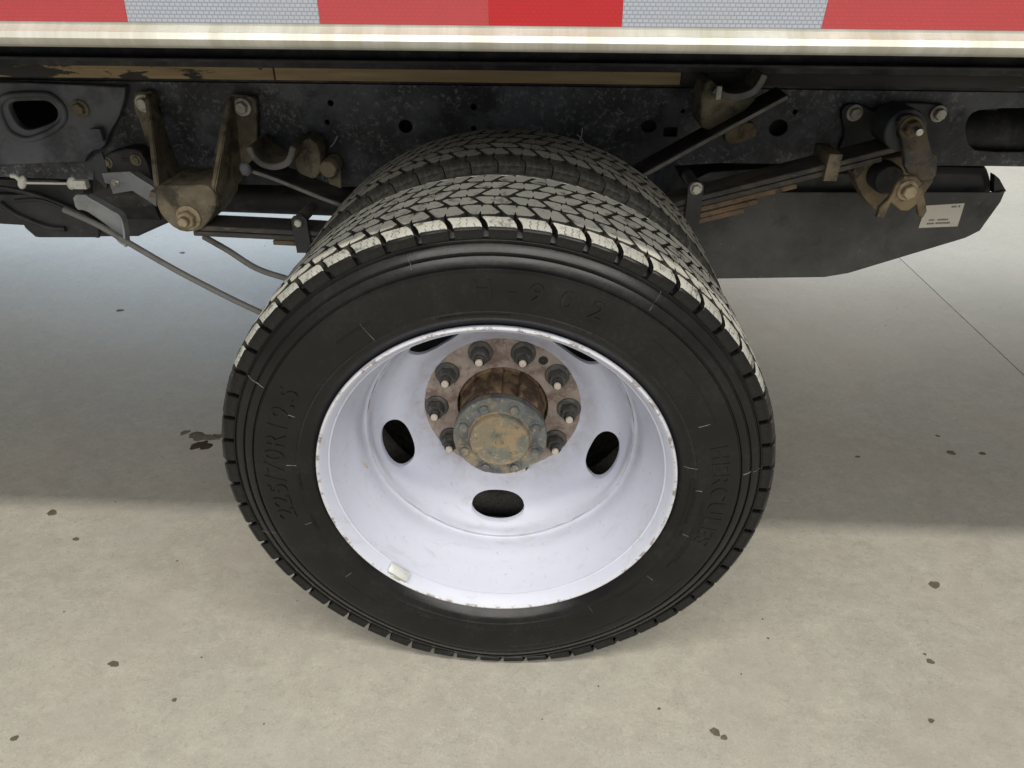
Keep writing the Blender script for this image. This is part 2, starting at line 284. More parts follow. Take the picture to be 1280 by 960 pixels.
def plate(name, pts, y0, y1, mat, parent, holes=(), bev=0.002, smooth_corner=0):
    "flat outline in the X-Z plane (Vectors), thickness y0..y1, true openings"
    cu = bpy.data.curves.new(name, 'CURVE'); cu.dimensions = '2D'; cu.fill_mode = 'BOTH'
    for loop in [pts]+list(holes):
        q = chaikin(loop, smooth_corner) if smooth_corner else loop
        sp = cu.splines.new('POLY'); sp.points.add(len(q)-1); sp.use_cyclic_u = True
        for s, p in zip(sp.points, q): s.co = (p[0], p[1], 0, 1)
    t = (y1-y0)/2; cu.extrude = max(t-bev, 0.0002); cu.bevel_depth = bev; cu.bevel_resolution = 1; cu.offset = -bev*0.999
    tmp = bpy.data.objects.new('tmp', cu); COL.objects.link(tmp)
    dg = bpy.context.evaluated_depsgraph_get(); me = bpy.data.meshes.new_from_object(tmp.evaluated_get(dg))
    bpy.data.objects.remove(tmp); bpy.data.curves.remove(cu)
    me.materials.clear()
    # curve lies in XY with Z up: turn so that Y of the outline becomes world Z
    for v in me.vertices: v.co = Vector((v.co.x, (y0+y1)/2 - v.co.z, v.co.y))
    me.name = name; shade(me, 35)
    return link(name, me, mat, parent)
def chaikin(p, n):
    for _ in range(n):
        q = []
        for i in range(len(p)):
            a = Vector(p[i][:2]); b = Vector(p[(i+1) % len(p)][:2]); q += [a.lerp(b, 0.22), a.lerp(b, 0.78)]
        p = q
    return p
def P2(pix, Y):
    out = []
    for x, y in pix:
        v = U(x, y, Y); out.append((v.x, v.z))
    return out
def circ2(c, r, n=20, rz=None):
    return [(c[0]+r*math.cos(-2*math.pi*k/n), c[1]+(rz or r)*math.sin(-2*math.pi*k/n)) for k in range(n)]
def tube_bm(pts, r, seg=10, bm=None, cap=True):
    bm = bm or bmesh.new(); rings = []; pts = [Vector(p) for p in pts]; prev = None
    for i, p in enumerate(pts):
        t = (pts[min(i+1, len(pts)-1)]-pts[max(i-1, 0)]).normalized()
        a = (prev - t*prev.dot(t)).normalized() if prev else t.orthogonal().normalized()
        prev = a; b = t.cross(a); rr = r[i] if isinstance(r, (list, tuple)) else r
        rings.append([bm.verts.new(p+a*rr*math.cos(2*math.pi*k/seg)+b*rr*math.sin(2*math.pi*k/seg)) for k in range(seg)])
    for A, B in zip(rings, rings[1:]):
        for k in range(seg): bm.faces.new((A[k], A[(k+1) % seg], B[(k+1) % seg], B[k]))
    if cap: bm.faces.new(rings[0]); bm.faces.new(rings[-1])
    return bm
def spline(pts, n=8):
    pts = [Vector(p) for p in pts]; out = []
    for i in range(len(pts)-1):
        p0 = pts[max(i-1, 0)]; p1 = pts[i]; p2 = pts[i+1]; p3 = pts[min(i+2, len(pts)-1)]
        for k in range(n):
            t = k/n
            out.append(0.5*((2*p1)+(p2-p0)*t+(2*p0-5*p1+4*p2-p3)*t*t+(3*p1-p0-3*p2+p3)*t**3))
    out.append(pts[-1]); return out
def slab_bm(path, th, y0, y1, bm=None):
    "leaf or strap: a path in X-Z with thickness th, width y0..y1"
    bm = bm or bmesh.new(); rows = []
    path = [Vector((p[0], p[1])) for p in path]
    for i, p in enumerate(path):
        t = (path[min(i+1, len(path)-1)]-path[max(i-1, 0)]).normalized(); n = Vector((-t.y, t.x))*th/2
        a, b = p+n, p-n
        rows.append([bm.verts.new((a.x, y0, a.y)), bm.verts.new((a.x, y1, a.y)), bm.verts.new((b.x, y1, b.y)), bm.verts.new((b.x, y0, b.y))])
    for A, B in zip(rows, rows[1:]):
        for k in range(4): bm.faces.new((A[k], A[(k+1) % 4], B[(k+1) % 4], B[k]))
    bm.faces.new(rows[0]); bm.faces.new(rows[-1]); return bm
def bevel_sharp(bm, off, ang=50, seg=1):
    es = [e for e in bm.edges if len(e.link_faces) == 2 and e.calc_face_angle(0) > R_(ang)]
    if es: bmesh.ops.bevel(bm, geom=es, offset=off, segments=seg, affect='EDGES', clamp_overlap=True)
def bolt(name, c, r, parent, mat='bolt', head=0.6, washer=1.45, stud=0.0, sides=6, rot=0.3, out=-1):
    "hex head on a washer, facing the -Y side; c is the seat point"
    c = Vector(c); bm = bmesh.new(); y = c.y; s = out
    if washer: lathe_bm([(r*washer, y), (r*washer, y+s*r*0.16), (r*washer*0.93, y+s*r*0.22), (r*0.5, y+s*r*0.22)], 20, c.x, c.z, bm)
    y1 = y+s*r*0.2; h = r*2*head
    prof = [(r, y1), (r, y1+s*h*0.82), (r*0.86, y1+s*h), (0.0005, y1+s*h)]
    rows = []
    for rr, yy in prof:
        rows.append([bm.verts.new((c.x+rr*math.cos(rot+2*math.pi*k/sides), yy, c.z+rr*math.sin(rot+2*math.pi*k/sides))) for k in range(sides)])
    for A, B in zip(rows, rows[1:]):
        for k in range(sides): bm.faces.new((A[k], A[(k+1) % sides], B[(k+1) % sides], B[k]))
    bm.faces.new(rows[-1])
    o = bm_obj(name, bm, mat, parent, True, 30)
    if stud:
        b2, _ = lathe_bm([(r*0.5, y1), (r*0.5, y1+s*(h+stud*0.85)), (r*0.40, y1+s*(h+stud)), (0.0004, y1+s*(h+stud))], 12, c.x, c.z)
        bm2 = bm_obj('stud', b2, 'steel', parent, True, 35)
    return o

# ------------------------------------------------------------------ the setting: concrete floor of poured slabs
bm = box_bm(-16.5, 14.5, -10.8, 13.5, -0.30, -0.012)
floor = bm_obj('floor', bm, 'joint', None, False); floor['kind'] = 'structure'; floor['label'] = 'bare grey concrete shop floor with a saw cut joint and oil spots'
JX = 1.458
xs = [JX-4.5*k for k in range(4, -4, -1)]; ys = [-10.9+4.85*k for k in range(6)]
gap = 0.0035
for i in range(len(xs)-1):
    for j in range(len(ys)-1):
        b_ = box_bm(xs[i]+gap/2, xs[i+1]-gap/2, ys[j]+gap/2, ys[j+1]-gap/2, -0.16, 0.0, 0.0015)
        bm_obj('slab', b_, 'concrete', floor, True, 30)
def blob(c, rx, ry, mat, seed, name='oil_spot', z=0.0010, rough=0.25, n=22):
    rnd = random.Random(seed); ph = [rnd.uniform(0, 6.28) for _ in range(4)]; bm = bmesh.new(); rim = []; top = []
    for k in range(n):
        a = 2*math.pi*k/n; q = 1+rough*(0.5*math.sin(2*a+ph[0])+0.35*math.sin(3*a+ph[1])+0.3*math.sin(5*a+ph[2])+0.2*math.sin(7*a+ph[3]))
        rim.append(bm.verts.new((c.x+rx*q*math.cos(a), c.y+ry*q*math.sin(a), 0.0003))); top.append(bm.verts.new((c.x+rx*q*0.9*math.cos(a), c.y+ry*q*0.9*math.sin(a), z)))
    for k in range(n): bm.faces.new((rim[k], rim[(k+1) % n], top[(k+1) % n], top[k]))
    bm.faces.new(top); return bm_obj(name, bm, mat, floor)
for k, (x, y, rx, ry) in enumerate([(65, 641, .011, .009), (95, 674, .007, .005), (142, 830, .010, .006), (218, 875, .0035, .004), (18, 923, .0055, .005),
        (1168, 731, .011, .009), (1163, 827, .006, .006), (894, 915, .0075, .007), (905, 922, .005, .005), (1189, 566, .011, .008), (1228, 567, .009, .006),
        (1072, 571, .006, .004), (1164, 901, .005, .004), (824, 886, .003, .002), (1156, 818, .003, .002), (960, 798, .002, .002), (748, 858, .0016, .0016),
        (228, 316, .012, .008), (150, 388, .012, .008), (1172, 545, .006, .004), (80, 765, .0015, .0015), (330, 905, .0014, .0014)]):
    blob(G(x, y), rx, ry, 'oil', 10+k)
for k, (x, y, rx, ry, mt) in enumerate([(252, 546, .036, .016, 'oil'), (252, 557, .022, .020, 'oil_brown'), (231, 541, .010, .009, 'oil'), (272, 546, .016, .008, 'oil')]):
    blob(G(x, y), rx, ry, mt, 50+k, 'oil_puddle', 0.0012+0.0004*k, 0.45)

# loose grit too fine to count
rnd = random.Random(12); bm = bmesh.new()
for k in range(170):
    x = rnd.uniform(-1.6, 1.7); y = rnd.uniform(-.35, 2.4); r = rnd.choice((.0006, .0008, .0010, .0014)); m4 = Matrix.Translation((x, y, r*.5)) @ Matrix.Rotation(rnd.uniform(0, 6), 4, 'Z') @ Matrix.Diagonal((r*rnd.uniform(.8, 2.2), r, r*.7, 1))
    n0 = len(bm.faces); bmesh.ops.create_icosphere(bm, subdivisions=1, radius=1, matrix=m4); bm.faces.ensure_lookup_table(); mi = rnd.choice((0, 0, 1))
    for f in bm.faces[n0:]: f.material_index = mi
gr = bm_obj('grit', bm, ['oil', 'residue'], floor); gr['kind'] = 'stuff'
# ------------------------------------------------------------------ the truck
truck = bpy.data.objects.new('flatbed_truck', None); COL.objects.link(truck)
truck['label'] = 'flatbed truck with white rear dual wheel under a red and silver taped deck'
truck['category'] = 'truck'
T = truck
ZC = 0.392; RT = 0.405

# --- deck with its aluminium edge rail and reflective tape
bm_obj('deck', box_bm(-3.2, 3.2, -0.030, 2.40, 0.992, 1.090, 0.003), 'black', T)
rail_prof = [(-0.030, 0.986), (-0.036, 0.9835), (-0.048, 0.9838), (-0.0555, 0.9872), (-0.0585, 0.9930), (-0.0565, 0.9985), (-0.0505, 1.0015), (-0.0478, 1.0035),
             (-0.0478, 1.0850), (-0.0465, 1.0895), (-0.0310, 1.0905), (-0.0305, 0.9875)]
bm = bmesh.new(); L = [[bm.verts.new((x, y, z)) for y, z in rail_prof] for x in (-3.2, 3.2)]
for k in range(len(rail_prof)): bm.faces.new((L[0][k], L[0][(k+1) % len(rail_prof)], L[1][(k+1) % len(rail_prof)], L[1][k]))
bm.faces.new(L[0]); bm.faces.new(L[1])
bm_obj('edge_rail', bm, 'alu', T, True, 40)
# tape pieces: pixel seams along the lower edge of the tape
zt0, zt1, yt = 1.0062, 1.0575, -0.0478
seams = [(-390, -385, 'tape_silver'), (-150, -146, 'tape_red'), (162, 156, 'tape_silver'), (401, 397, 'tape_red'), (611, 610, 'tape_red2'), (777, 779, 'tape_silver'), (1026, 1034, 'tape_red'), (1440, 1440, 'tape_silver'), (1690, 1690, None)]
def seamx(px, py): return U(px, py, yt).x
for (a, a2, mt), (b, b2, _) in zip(seams, seams[1:]):
    if not mt: continue
    def ends(lo, hi):
        A_, B_ = U(lo, 36, yt), U(hi, 4, yt); k_ = (B_.x-A_.x)/(B_.z-A_.z)
        return A_.x+k_*(zt0-A_.z), A_.x+k_*(zt1-A_.z)
    (xa, xa2), (xb, xb2) = ends(a, a2), ends(b, b2)
    gp = 0.0002 if mt != 'tape_red2' else 0.0
    bm = bmesh.new(); q = [(xa+gp, zt0), (xb-gp, zt0), (xb2-gp, zt1), (xa2+gp, zt1)]
    F = [bm.verts.new((x, yt-0.0007, z)) for x, z in q]; B = [bm.verts.new((x, yt+0.0004, z)) for x, z in q]
    bm.faces.new(F); bm.faces.new(B[::-1])
    for k in range(4): bm.faces.new((F[k], F[(k+1) % 4], B[(k+1) % 4], B[k]))
    bm_obj('reflective_tape', bm, mt, T, False)
for k in range(13):
    x = -2.9+0.48*k
    bm_obj('deck_crossmember', box_bm(x-0.03, x+0.03, 0.30, 2.39, 0.950, 0.9915, 0.004), 'black', T)

# --- sub-frame sill, wood spacers, frame rails
FY = 0.76
zw1 = U(343, 84, 0.74).z; zw0 = U(343, 100, 0.74).z
bm_obj('subframe_sill', box_bm(-3.2, 3.2, 0.725, 0.790, zw1+0.0005, 0.9495, 0.004), 'black', T)
bm_obj('sill_flange', box_bm(-3.2, 3.2, 0.690, 0.7245, zw1+0.016, zw1+0.022, 0.002), 'plastic', T)
for (pa, pb, mt) in ((-700, 342.5, 'wood'), (344.5, 851, 'wood'), (852, 1700, 'wood_black')):
    xa, xb = U(pa, 95, 0.74).x, U(pb, 95, 0.74).x
    yy = 0.738 if mt == 'wood' else 0.745
    bm_obj('wood_spacer', box_bm(xa, xb, yy, 0.80, zw0, zw1, 0.0015), mt, T)
ztop = zw0-0.001
bm_obj('frame_top_flange', box_bm(-3.2, 3.2, FY+0.004, FY+0.075, ztop-0.008, ztop, 0.002), 'black', T)  # coloured black and set back, standing in for the body's shade
bot = P2([(-500, 222), (-100, 218), (130, 226), (430, 234), (560, 231), (760, 212), (900, 204), (1250, 208), (1700, 214)], FY)
bot[0] = (-3.2, bot[1][1]); bot[-1] = (3.2, bot[-2][1])
outl = [(3.2, ztop-0.0085), (-3.2, ztop-0.0085)] + bot
cc = lambda x, y: tuple(P2([(x, y)], FY)[0])
holes = [circ2(cc(507, 158), .0145, 18, .013), circ2(cc(811, 158), .0155, 18, .012), circ2(cc(592, 134), .006, 12), circ2(cc(592, 161), .006, 12),
         circ2(cc(973, 160), .0185, 20, .0165), circ2(cc(994, 140), .005, 10), circ2(cc(409, 153), .005, 10), circ2(cc(413, 129), .006, 12), circ2(cc(854, 139), .004, 10)]
a = cc(838, 165); holes.append([(a[0]-.014, a[1]+.009), (a[0]+.014, a[1]+.009), (a[0]+.014, a[1]-.009), (a[0]-.014, a[1]-.009)])
holes.append(chaikin(P2([(1206, 160), (1212, 143), (1228, 136), (1330, 134), (1330, 190), (1222, 190), (1210, 180)], FY), 1))
holes.append(chaikin(P2([(5, 134), (12, 123), (40, 122), (62, 122), (76, 137), (75, 152), (58, 161), (34, 168), (16, 158)], 0.742), 2))
frame = plate('frame_rail', outl, FY, FY+0.008, 'frame', T, holes, 0.0015)
plate('frame_rail', [(3.2, ztop-0.0085), (-3.2, ztop-0.0085), (-3.2, 0.62), (3.2, 0.62)], FY+0.86, FY+0.868, 'black', T)
for b_a, b_b in zip(bot, bot[1:]):
    pass
bm_obj('lower_flange', slab_bm([(x, z+0.004) for x, z in bot], 0.007, FY+0.0085, FY+0.075), 'frame', frame)
for x, y in [(625, 161), (777, 168), (1065, 172)]:
    v = U(x, y, FY-0.001); bolt('rivet', v, 0.008, frame, 'frame', 0.3, 0, sides=12)
plate('hole_backing', [(1.0, ztop-0.0085), (-0.75, ztop-0.0085), (-0.75, 0.655), (-0.2, 0.655), (0.4, 0.69), (1.0, 0.69)], FY+0.052, FY+0.060, 'black', frame)  # dark plate added behind the web so its holes show no lit floor
# a crossmember box added to darken the access hole, and inner dark tube at the rear opening
bm_obj('filler_crossmember', box_bm(-1.42, -0.80, FY+0.20, FY+0.855, 0.60, 0.79, 0.01), 'black', T)
bm_obj('filler_crossmember', box_bm(0.40, 0.52, FY+0.09, FY+0.855, 0.70, 0.79, 0.01), 'black', T)
v = U(1270, 163, FY+0.06)
bm_obj('exhaust_pipe', tube_bm([(v.x-0.14, FY+0.07, v.z-0.01), (v.x+1.5, FY+0.07, v.z-0.01)], 0.055, 20), 'black', T)

# --- reinforcement plate round the access hole (front of the frame)
PY = 0.742
hole = P2([(9, 134), (14, 127), (40, 126), (60, 126), (72, 137), (71, 150), (56, 157), (34, 164), (20, 155)], PY)
rp = plate('gusset_plate', P2([(-420, 103), (157, 103), (155, 128), (147, 150), (136, 166), (130, 186), (112, 190), (104, 206), (-420, 212)], PY), PY, PY+0.017, 'frame_blue', T, [chaikin(hole, 2)], 0.003, 1)
lip = [(x, PY-0.001, z) for x, z in chaikin(P2([(-3, 134), (6, 119), (40, 117), (66, 118), (82, 136), (80, 153), (62, 166), (34, 176), (10, 165)], PY), 2)]
bm = tube_bm(lip+[lip[0]], 0.0065, 10, None, False); bm_obj('pressed_rim', bm, 'frame_blue', rp)
v = U(100, 136, PY-0.001); bolt('bolt', v, 0.0125, rp, 'hanger', 0.35, 1.5)
v = U(125, 166, PY-0.003); bm_obj('tab', box_bm(v.x-.012, v.x+.012, PY-0.02, PY-0.004, v.z-.014, v.z+.012, .003), 'frame_blue', rp)

# --- front spring hanger (cast bracket)
HY = 0.615
hanger = plate('spring_hanger', P2([(193, 236), (200, 231), (225, 232), (258, 230), (268, 240), (271, 258), (262, 276), (250, 289), (228, 291), (212, 282), (196, 262)], HY), HY, 0.745, 'hanger', T, (), 0.005, 1)
def leg(pa, pb, pback, th, sgn, nm='rib'):
    "triangular rib standing out from the frame: top on the frame, front foot on the boss"
    A = U(*pa, 0.744); B = U(*pb, HY+0.006); C = Vector((B.x+pback, 0.744, B.z-0.02)); D = Vector((B.x, HY+0.006, B.z-0.02))
    bm = bmesh.new(); A2 = A+Vector((0, -0.022, -0.004)); Q = [A, A2, B, D, C]
    f = [bm.verts.new(p) for p in Q]; g = [bm.verts.new(p+Vector((sgn*th, 0, 0))) for p in Q]
    bm.faces.new(f); bm.faces.new(g[::-1])
    for k in range(5): bm.faces.new((f[k], f[(k+1) % 5], g[(k+1) % 5], g[k]))
    bmesh.ops.recalc_face_normals(bm, faces=bm.faces); bevel_sharp(bm, 0.0022, 40, 2)
    return bm_obj(nm, bm, 'hanger', hanger)
leg((192, 116), (199, 236), -0.005, 0.011, -1)
leg((287, 120), (262, 236), 0.010, 0.011, 1)
plate('mounting_ear', P2([(167, 122), (172, 114), (194, 113), (197, 150), (201, 215), (194, 222), (176, 150), (169, 138)], 0.746), 0.742, 0.758, 'hanger', hanger, (), 0.003, 1)
plate('mounting_ear', P2([(284, 122), (290, 117), (315, 119), (322, 128), (322, 186), (306, 222), (282, 232), (270, 236), (262, 215), (276, 160)], 0.746), 0.742, 0.758, 'hanger', hanger, (), 0.003, 1)
plate('shelf', P2([(198, 232), (262, 232), (266, 240), (196, 240)], 0.66), HY+0.006, 0.743, 'hanger', hanger, (), 0.003)
for x, y in ((180, 129), (303, 134)): bolt('bolt', U(x, y, 0.7415), 0.0125, hanger, 'bolt', 0.42, 1.45)
v = U(236, 272, HY-0.001); bolt('pivot_bolt', v, 0.0185, hanger, 'bolt_tan', 0.42, 1.38, 0.0)
bm, _ = lathe_bm([(.0105, v.y-.012), (.0105, v.y-.030), (.009, v.y-.032), (.0004, v.y-.032)], 14, v.x, v.z); bm_obj('bolt_end', bm, 'bolt_tan', hanger)

# --- leaf spring pack
SY0, SY1 = 0.628, 0.700
def PX(x, y, Y=SY0): v = U(x, y, Y); return (v.x, v.z)
spring = bpy.data.objects.new('leaf_spring', None)
def path2(pts, n=8): return [(p.x, p.y) for p in spline([Vector((a, b, 0)) for a, b in pts], n)]
e0 = PX(240, 285); m_l = PX(380, 292); m_r = PX(868, 250); e1 = PX(1128, 185)
main = path2([e0, m_l, (-0.12, 0.525), (0.12, 0.555), m_r, PX(1000, 217), e1])
bmL = slab_bm(main, 0.0105, SY0, SY1); bmesh.ops.recalc_face_normals(bmL, faces=bmL.faces); bevel_sharp(bmL, 0.0015, 50)
leafspring = bm_obj('leaf_spring', bmL, 'spring', T)
def offs(path, d): return [(x, z+d) for x, z in path]
def sub(path, xa, xb): return [p for p in path if xa <= p[0] <= xb]
th = 0.0125
for k, (xa, xb, mt) in enumerate([(-0.68, PX(1116, 192)[0], 'spring'), (PX(335, 300)[0], PX(1003, 225)[0], 'spring_rust'), (PX(366, 303)[0], PX(960, 240)[0], 'spring_rust'), (-0.26, PX(933, 255)[0], 'spring_rust')]):
    bmk = slab_bm(sub(offs(main, -th*(k+1)), xa, xb), 0.0100, SY0+0.002*(k % 2), SY1-0.002*(k % 2)); bmesh.ops.recalc_face_normals(bmk, faces=bmk.faces); bevel_sharp(bmk, 0.0012, 50)
    bm_obj('leaf', bmk, mt, leafspring)
# clips that hold the leaves together
def clip(x, y, wd, top, botm, mt, name='spring_clip'):
    c = U(x, y, SY0-0.006)
    pts = [(c.x-wd, c.z+top-.006), (c.x-wd*.6, c.z+top), (c.x+wd*.6, c.z+top), (c.x+wd, c.z+top-.006), (c.x+wd*1.1, c.z-botm), (c.x-wd*0.9, c.z-botm)]
    o = plate(name, pts, SY0-0.0085, SY0-0.0015, mt, leafspring, (), 0.0015)
    bm_obj('clip_bridge', box_bm(c.x-wd, c.x+wd, SY0-0.0012, SY1+0.006, c.z-botm, c.z-botm+0.007, 0.001), mt, leafspring); return c
c = clip(375, 283, 0.0165, 0.022, 0.058, 'plastic')
bolt('clip_bolt', (c.x, SY0-0.009, c.z+0.010), 0.0085, leafspring, 'bolt', 0.5, 0)
bm_obj('clip_tube', tube_bm([(c.x, SY0-0.001, c.z+0.012), (c.x+0.004, SY1+0.01, c.z+0.012)], 0.012, 14), 'spring', leafspring)
c = clip(869, 240, 0.0155, 0.020, 0.070, 'plastic')
bolt('clip_bolt', (c.x, SY0-0.009, c.z+0.008), 0.0095, leafspring, 'bolt', 0.5, 1.3)
bm_obj('clip_tube', tube_bm([(c.x, SY0-0.001, c.z+0.008), (c.x-0.002, SY1+0.01, c.z+0.008)], 0.012, 14), 'spring', leafspring)
c = U(1041, 208, SY0-0.006)
bm_obj('spring_clip', box_bm(c.x-.013, c.x+.013, SY0-.010, SY1+.006, c.z-.028, c.z+.024, .003), 'hanger', leafspring)
# spring eye at the shackle
ec = U(1136, 163, SY0)
bm, _ = lathe_bm([(.017, SY0-.001), (.036, SY0-.002), (.0385, SY0+.001), (.0385, SY1), (.017, SY1+.001)], 28, ec.x-0.006, ec.z+0.000, None, True); bm_obj('spring_eye', bm, 'frame_blue', leafspring)
fe = U(236, 272, SY0)
bm, _ = lathe_bm([(.012, SY0), (.026, SY0), (.026, SY1), (.012, SY1)], 24, fe.x, fe.z, None, True); bm_obj('spring_eye', bm, 'spring', leafspring)

# --- helper leaf above the pack with its two bump pads
hp = path2([PX(304, 211), PX(345, 225), PX(440, 261), (-0.14, 0.560), (0.10, 0.585), PX(796, 224), PX(880, 178), PX(986, 121)], 8)
bmH = slab_bm(hp, 0.011, SY0, SY1+0.006); bmesh.ops.recalc_face_normals(bmH, faces=bmH.faces); bevel_sharp(bmH, 0.0022, 50)
helper = bm_obj('helper_spring', bmH, ['black', 'edge'], T)
for p in helper.data.polygons:
    if p.normal.y < -0.8: p.material_index = 1
v = U(307, 211, SY0-0.006); bm = bmesh.new(); bmesh.ops.create_icosphere(bm, subdivisions=2, radius=0.0125, matrix=Matrix.Translation(v) @ Matrix.Diagonal((1, .6, 1.15, 1))); bm_obj('end_pad', bm, 'frame_blue', helper)
def pad(nm, outer, inner, y0, y1, mt):
    "U shaped pad: a bent strap following outer pixels"
    path = path2([PX(x, y, y0) for x, y in outer], 6)
    bm = slab_bm(path, 0.012, y0, y1); bmesh.ops.recalc_face_normals(bm, faces=bm.faces); bevel_sharp(bm, 0.003, 50, 2)
    o = bm_obj(nm, bm, [mt, 'edge'], T)
    for p in o.data.polygons:
        if p.normal.y < -0.8: p.material_index = 1
    return o
p1 = pad('bump_pad', [(311, 184), (316, 196), (328, 206), (345, 209), (360, 202), (366, 184)], None, 0.640, 0.757, 'hanger')
plate('pad_bracket', P2([(368, 186), (385, 170), (400, 182), (402, 212), (395, 224), (380, 220), (370, 212)], 0.70), 0.695, 0.757, 'hanger', p1, (), 0.004, 1)
v = U(416, 208, 0.735); bm, _ = lathe_bm([(.019, .757), (.019, .700), (.016, .695), (.0005, .695)], 18, v.x, v.z+.004); bm_obj('bushing', bm, 'hanger', p1)
plate('pad_bracket', P2([(408, 210), (426, 206), (427, 236), (414, 238)], 0.72), 0.716, 0.722, 'hanger', p1, (), 0.001)
p2 = pad('bump_pad', [(893, 112), (899, 117), (910, 121), (925, 121), (942, 115), (951, 104), (956, 94)], None, 0.655, 0.757, 'hanger')
plate('pad_bracket', P2([(878, 108), (889, 98), (900, 112), (908, 122), (950, 120), (932, 140), (905, 155), (888, 165), (874, 158)], 0.664), 0.665, 0.757, 'hanger', p2, (), 0.005, 1)
plate('pad_bracket', P2([(906, 160), (940, 150), (948, 168), (930, 178), (906, 180)], 0.742), 0.738, 0.757, 'rust', p2, (), 0.003, 1)
v = U(899, 115, 0.652); bm_obj('pad_stop', box_bm(v.x-.005, v.x+.005, .652, .664, v.z-.014, v.z+.010, .002), 'bolt', p2)

# --- rear hanger, shackle
rh = plate('rear_hanger', P2([(1050, 140), (1058, 129), (1076, 129), (1092, 140), (1112, 128), (1158, 128), (1168, 130), (1180, 130), (1187, 143), (1182, 172), (1172, 205), (1120, 215), (1066, 196), (1046, 190), (1056, 168)], 0.748), 0.744, 0.758, 'plastic', T, (), 0.003, 1)
for x, y in ((1068, 141), (1173, 142)): bolt('bolt', U(x, y, 0.7425), 0.0115, rh, 'bolt', 0.5, 1.4)
lb = plate('shackle_bracket', P2([(1062, 206), (1120, 196), (1172, 186), (1170, 222), (1150, 250), (1112, 250), (1096, 266), (1076, 244)], 0.705), 0.703, 0.743, 'rust', T, (), 0.004, 1)
v = U(1110, 224, 0.668); bm, _ = lathe_bm([(.030, .702), (.030, .668), (.026, .662), (.0005, .662)], 24, v.x, v.z); bm_obj('bushing', bm, 'black', lb)
sh = plate('shackle', P2([(1120, 154), (1128, 143), (1146, 143), (1156, 154), (1160, 178), (1171, 204), (1168, 222), (1150, 226), (1130, 214), (1128, 182)], 0.612), 0.606, 0.622, 'shackle', T, (), 0.003, 1)
v = U(1138, 159, 0.6055); bolt('shackle_bolt', v, 0.0150, sh, 'rust', 0.55, 1.32, 0.0)
bm, _ = lathe_bm([(.0075, v.y-.010), (.0075, v.y-.034), (.006, v.y-.036), (.0004, v.y-.036)], 12, v.x+.002, v.z-.001); bm_obj('stud', bm, 'steel', sh)
fl = plate('pivot_flange', P2([(1110, 246), (1120, 226), (1129, 219), (1143, 219), (1150, 227), (1157, 262), (1152, 271), (1146, 268), (1144, 254), (1134, 262), (1124, 262), (1112, 252), (1103, 270), (1094, 270), (1098, 258)], 0.600), 0.592, 0.605, 'rust', sh, (), 0.003, 0)
bolt('pivot_bolt', U(1134, 238, 0.5915), 0.0135, sh, 'bolt_tan', 0.5, 1.4)

# --- fuel tank with its shield and label
tank = plate('fuel_tank', P2([(840, 232), (900, 205), (1228, 203), (1236, 214), (1241, 236), (1222, 270), (1040, 325), (840, 325)], 0.90), 0.885, 1.45, 'tank', T, (), 0.02, 1)
shd = plate('tank_shield', P2([(820, 240), (1248, 240), (1256, 238), (1250, 252), (1224, 288), (1206, 297), (1060, 341), (1030, 346), (820, 349)], 0.86), 0.857, 0.863, 'shield', tank, (), 0.0015)
q = P2([(1240, 240), (1256, 238), (1247, 222), (1241, 217)], 0.872)
plate('shield_return', q, 0.864, 0.884, 'tank', shd, (), 0.001)
st = plate('label_sticker', P2([(1148, 285), (1158, 257), (1206, 254), (1197, 283)], 0.8555), 0.8554, 0.8566, 'sticker', shd, (), 0.0002)
A, B, C, D = [U(x, y, 0.855) for x, y in ((1148, 285), (1158, 257), (1206, 254), (1197, 283))]
def sq(u, v): return (A.lerp(D, u)).lerp(B.lerp(C, u), v)
bm = bmesh.new()
rnd = random.Random(3)
for (u0_, u1_, v0_, v1_) in [(.20, .34, .30, .37), (.42, .70, .30, .37), (.18, .36, .14, .22), (.40, .78, .14, .22), (.68, .82, .84, .92), (.86, .91, .84, .92)]:
    uu = u0_
    while uu < u1_:
        wd_ = rnd.uniform(.022, .045); f = [bm.verts.new(sq(a_, b_)+Vector((0, -.0004, 0))) for a_, b_ in ((uu, v0_), (min(uu+wd_, u1_), v0_), (min(uu+wd_, u1_), v1_), (uu, v1_))]; bm.faces.new(f); uu += wd_+rnd.uniform(.008, .014)
bm_obj('label_print', bm, 'ink', shd, False)

# --- brake cables, brackets, connectors in front of the hanger
mb = plate('mounting_bracket', P2([(118, 206), (131, 192), (165, 183), (181, 191), (196, 236), (192, 262), (120, 262), (116, 236)], 0.70), 0.695, 0.735, 'black', T, (), 0.004, 1)
for x, y in ((134, 203), (170, 200)): bolt('bolt', U(x, y, 0.6945), 0.0085, mb, 'hanger', 0.3, 1.4)
plate('bracket_flap', P2([(117, 196), (128, 190), (136, 214), (134, 236), (120, 222)], 0.690), 0.687, 0.693, 'frame_blue', mb, (), 0.001)
v = U(158, 200, .694); bm_obj('slot', box_bm(v.x-.009, v.x+.009, .6925, .6945, v.z-.003, v.z+.003, .001), 'tank', mb)
b1 = plate('cable_bracket', P2([(128, 216), (163, 214), (170, 218), (196, 236), (196, 258), (188, 252), (166, 238), (142, 242), (138, 230), (132, 228)], 0.660), 0.657, 0.663, 'galv', T, (), 0.001)
bolt('bolt', U(144, 229, .6565), 0.0065, b1, 'steel', 0.4, 1.3)
A = P2([(166, 217), (196, 236)], .64)
bm_obj('bracket_rib', slab_bm([(A[0][0], A[0][1]), (A[1][0], A[1][1])], 0.004, 0.635, 0.6565), 'galv', b1)
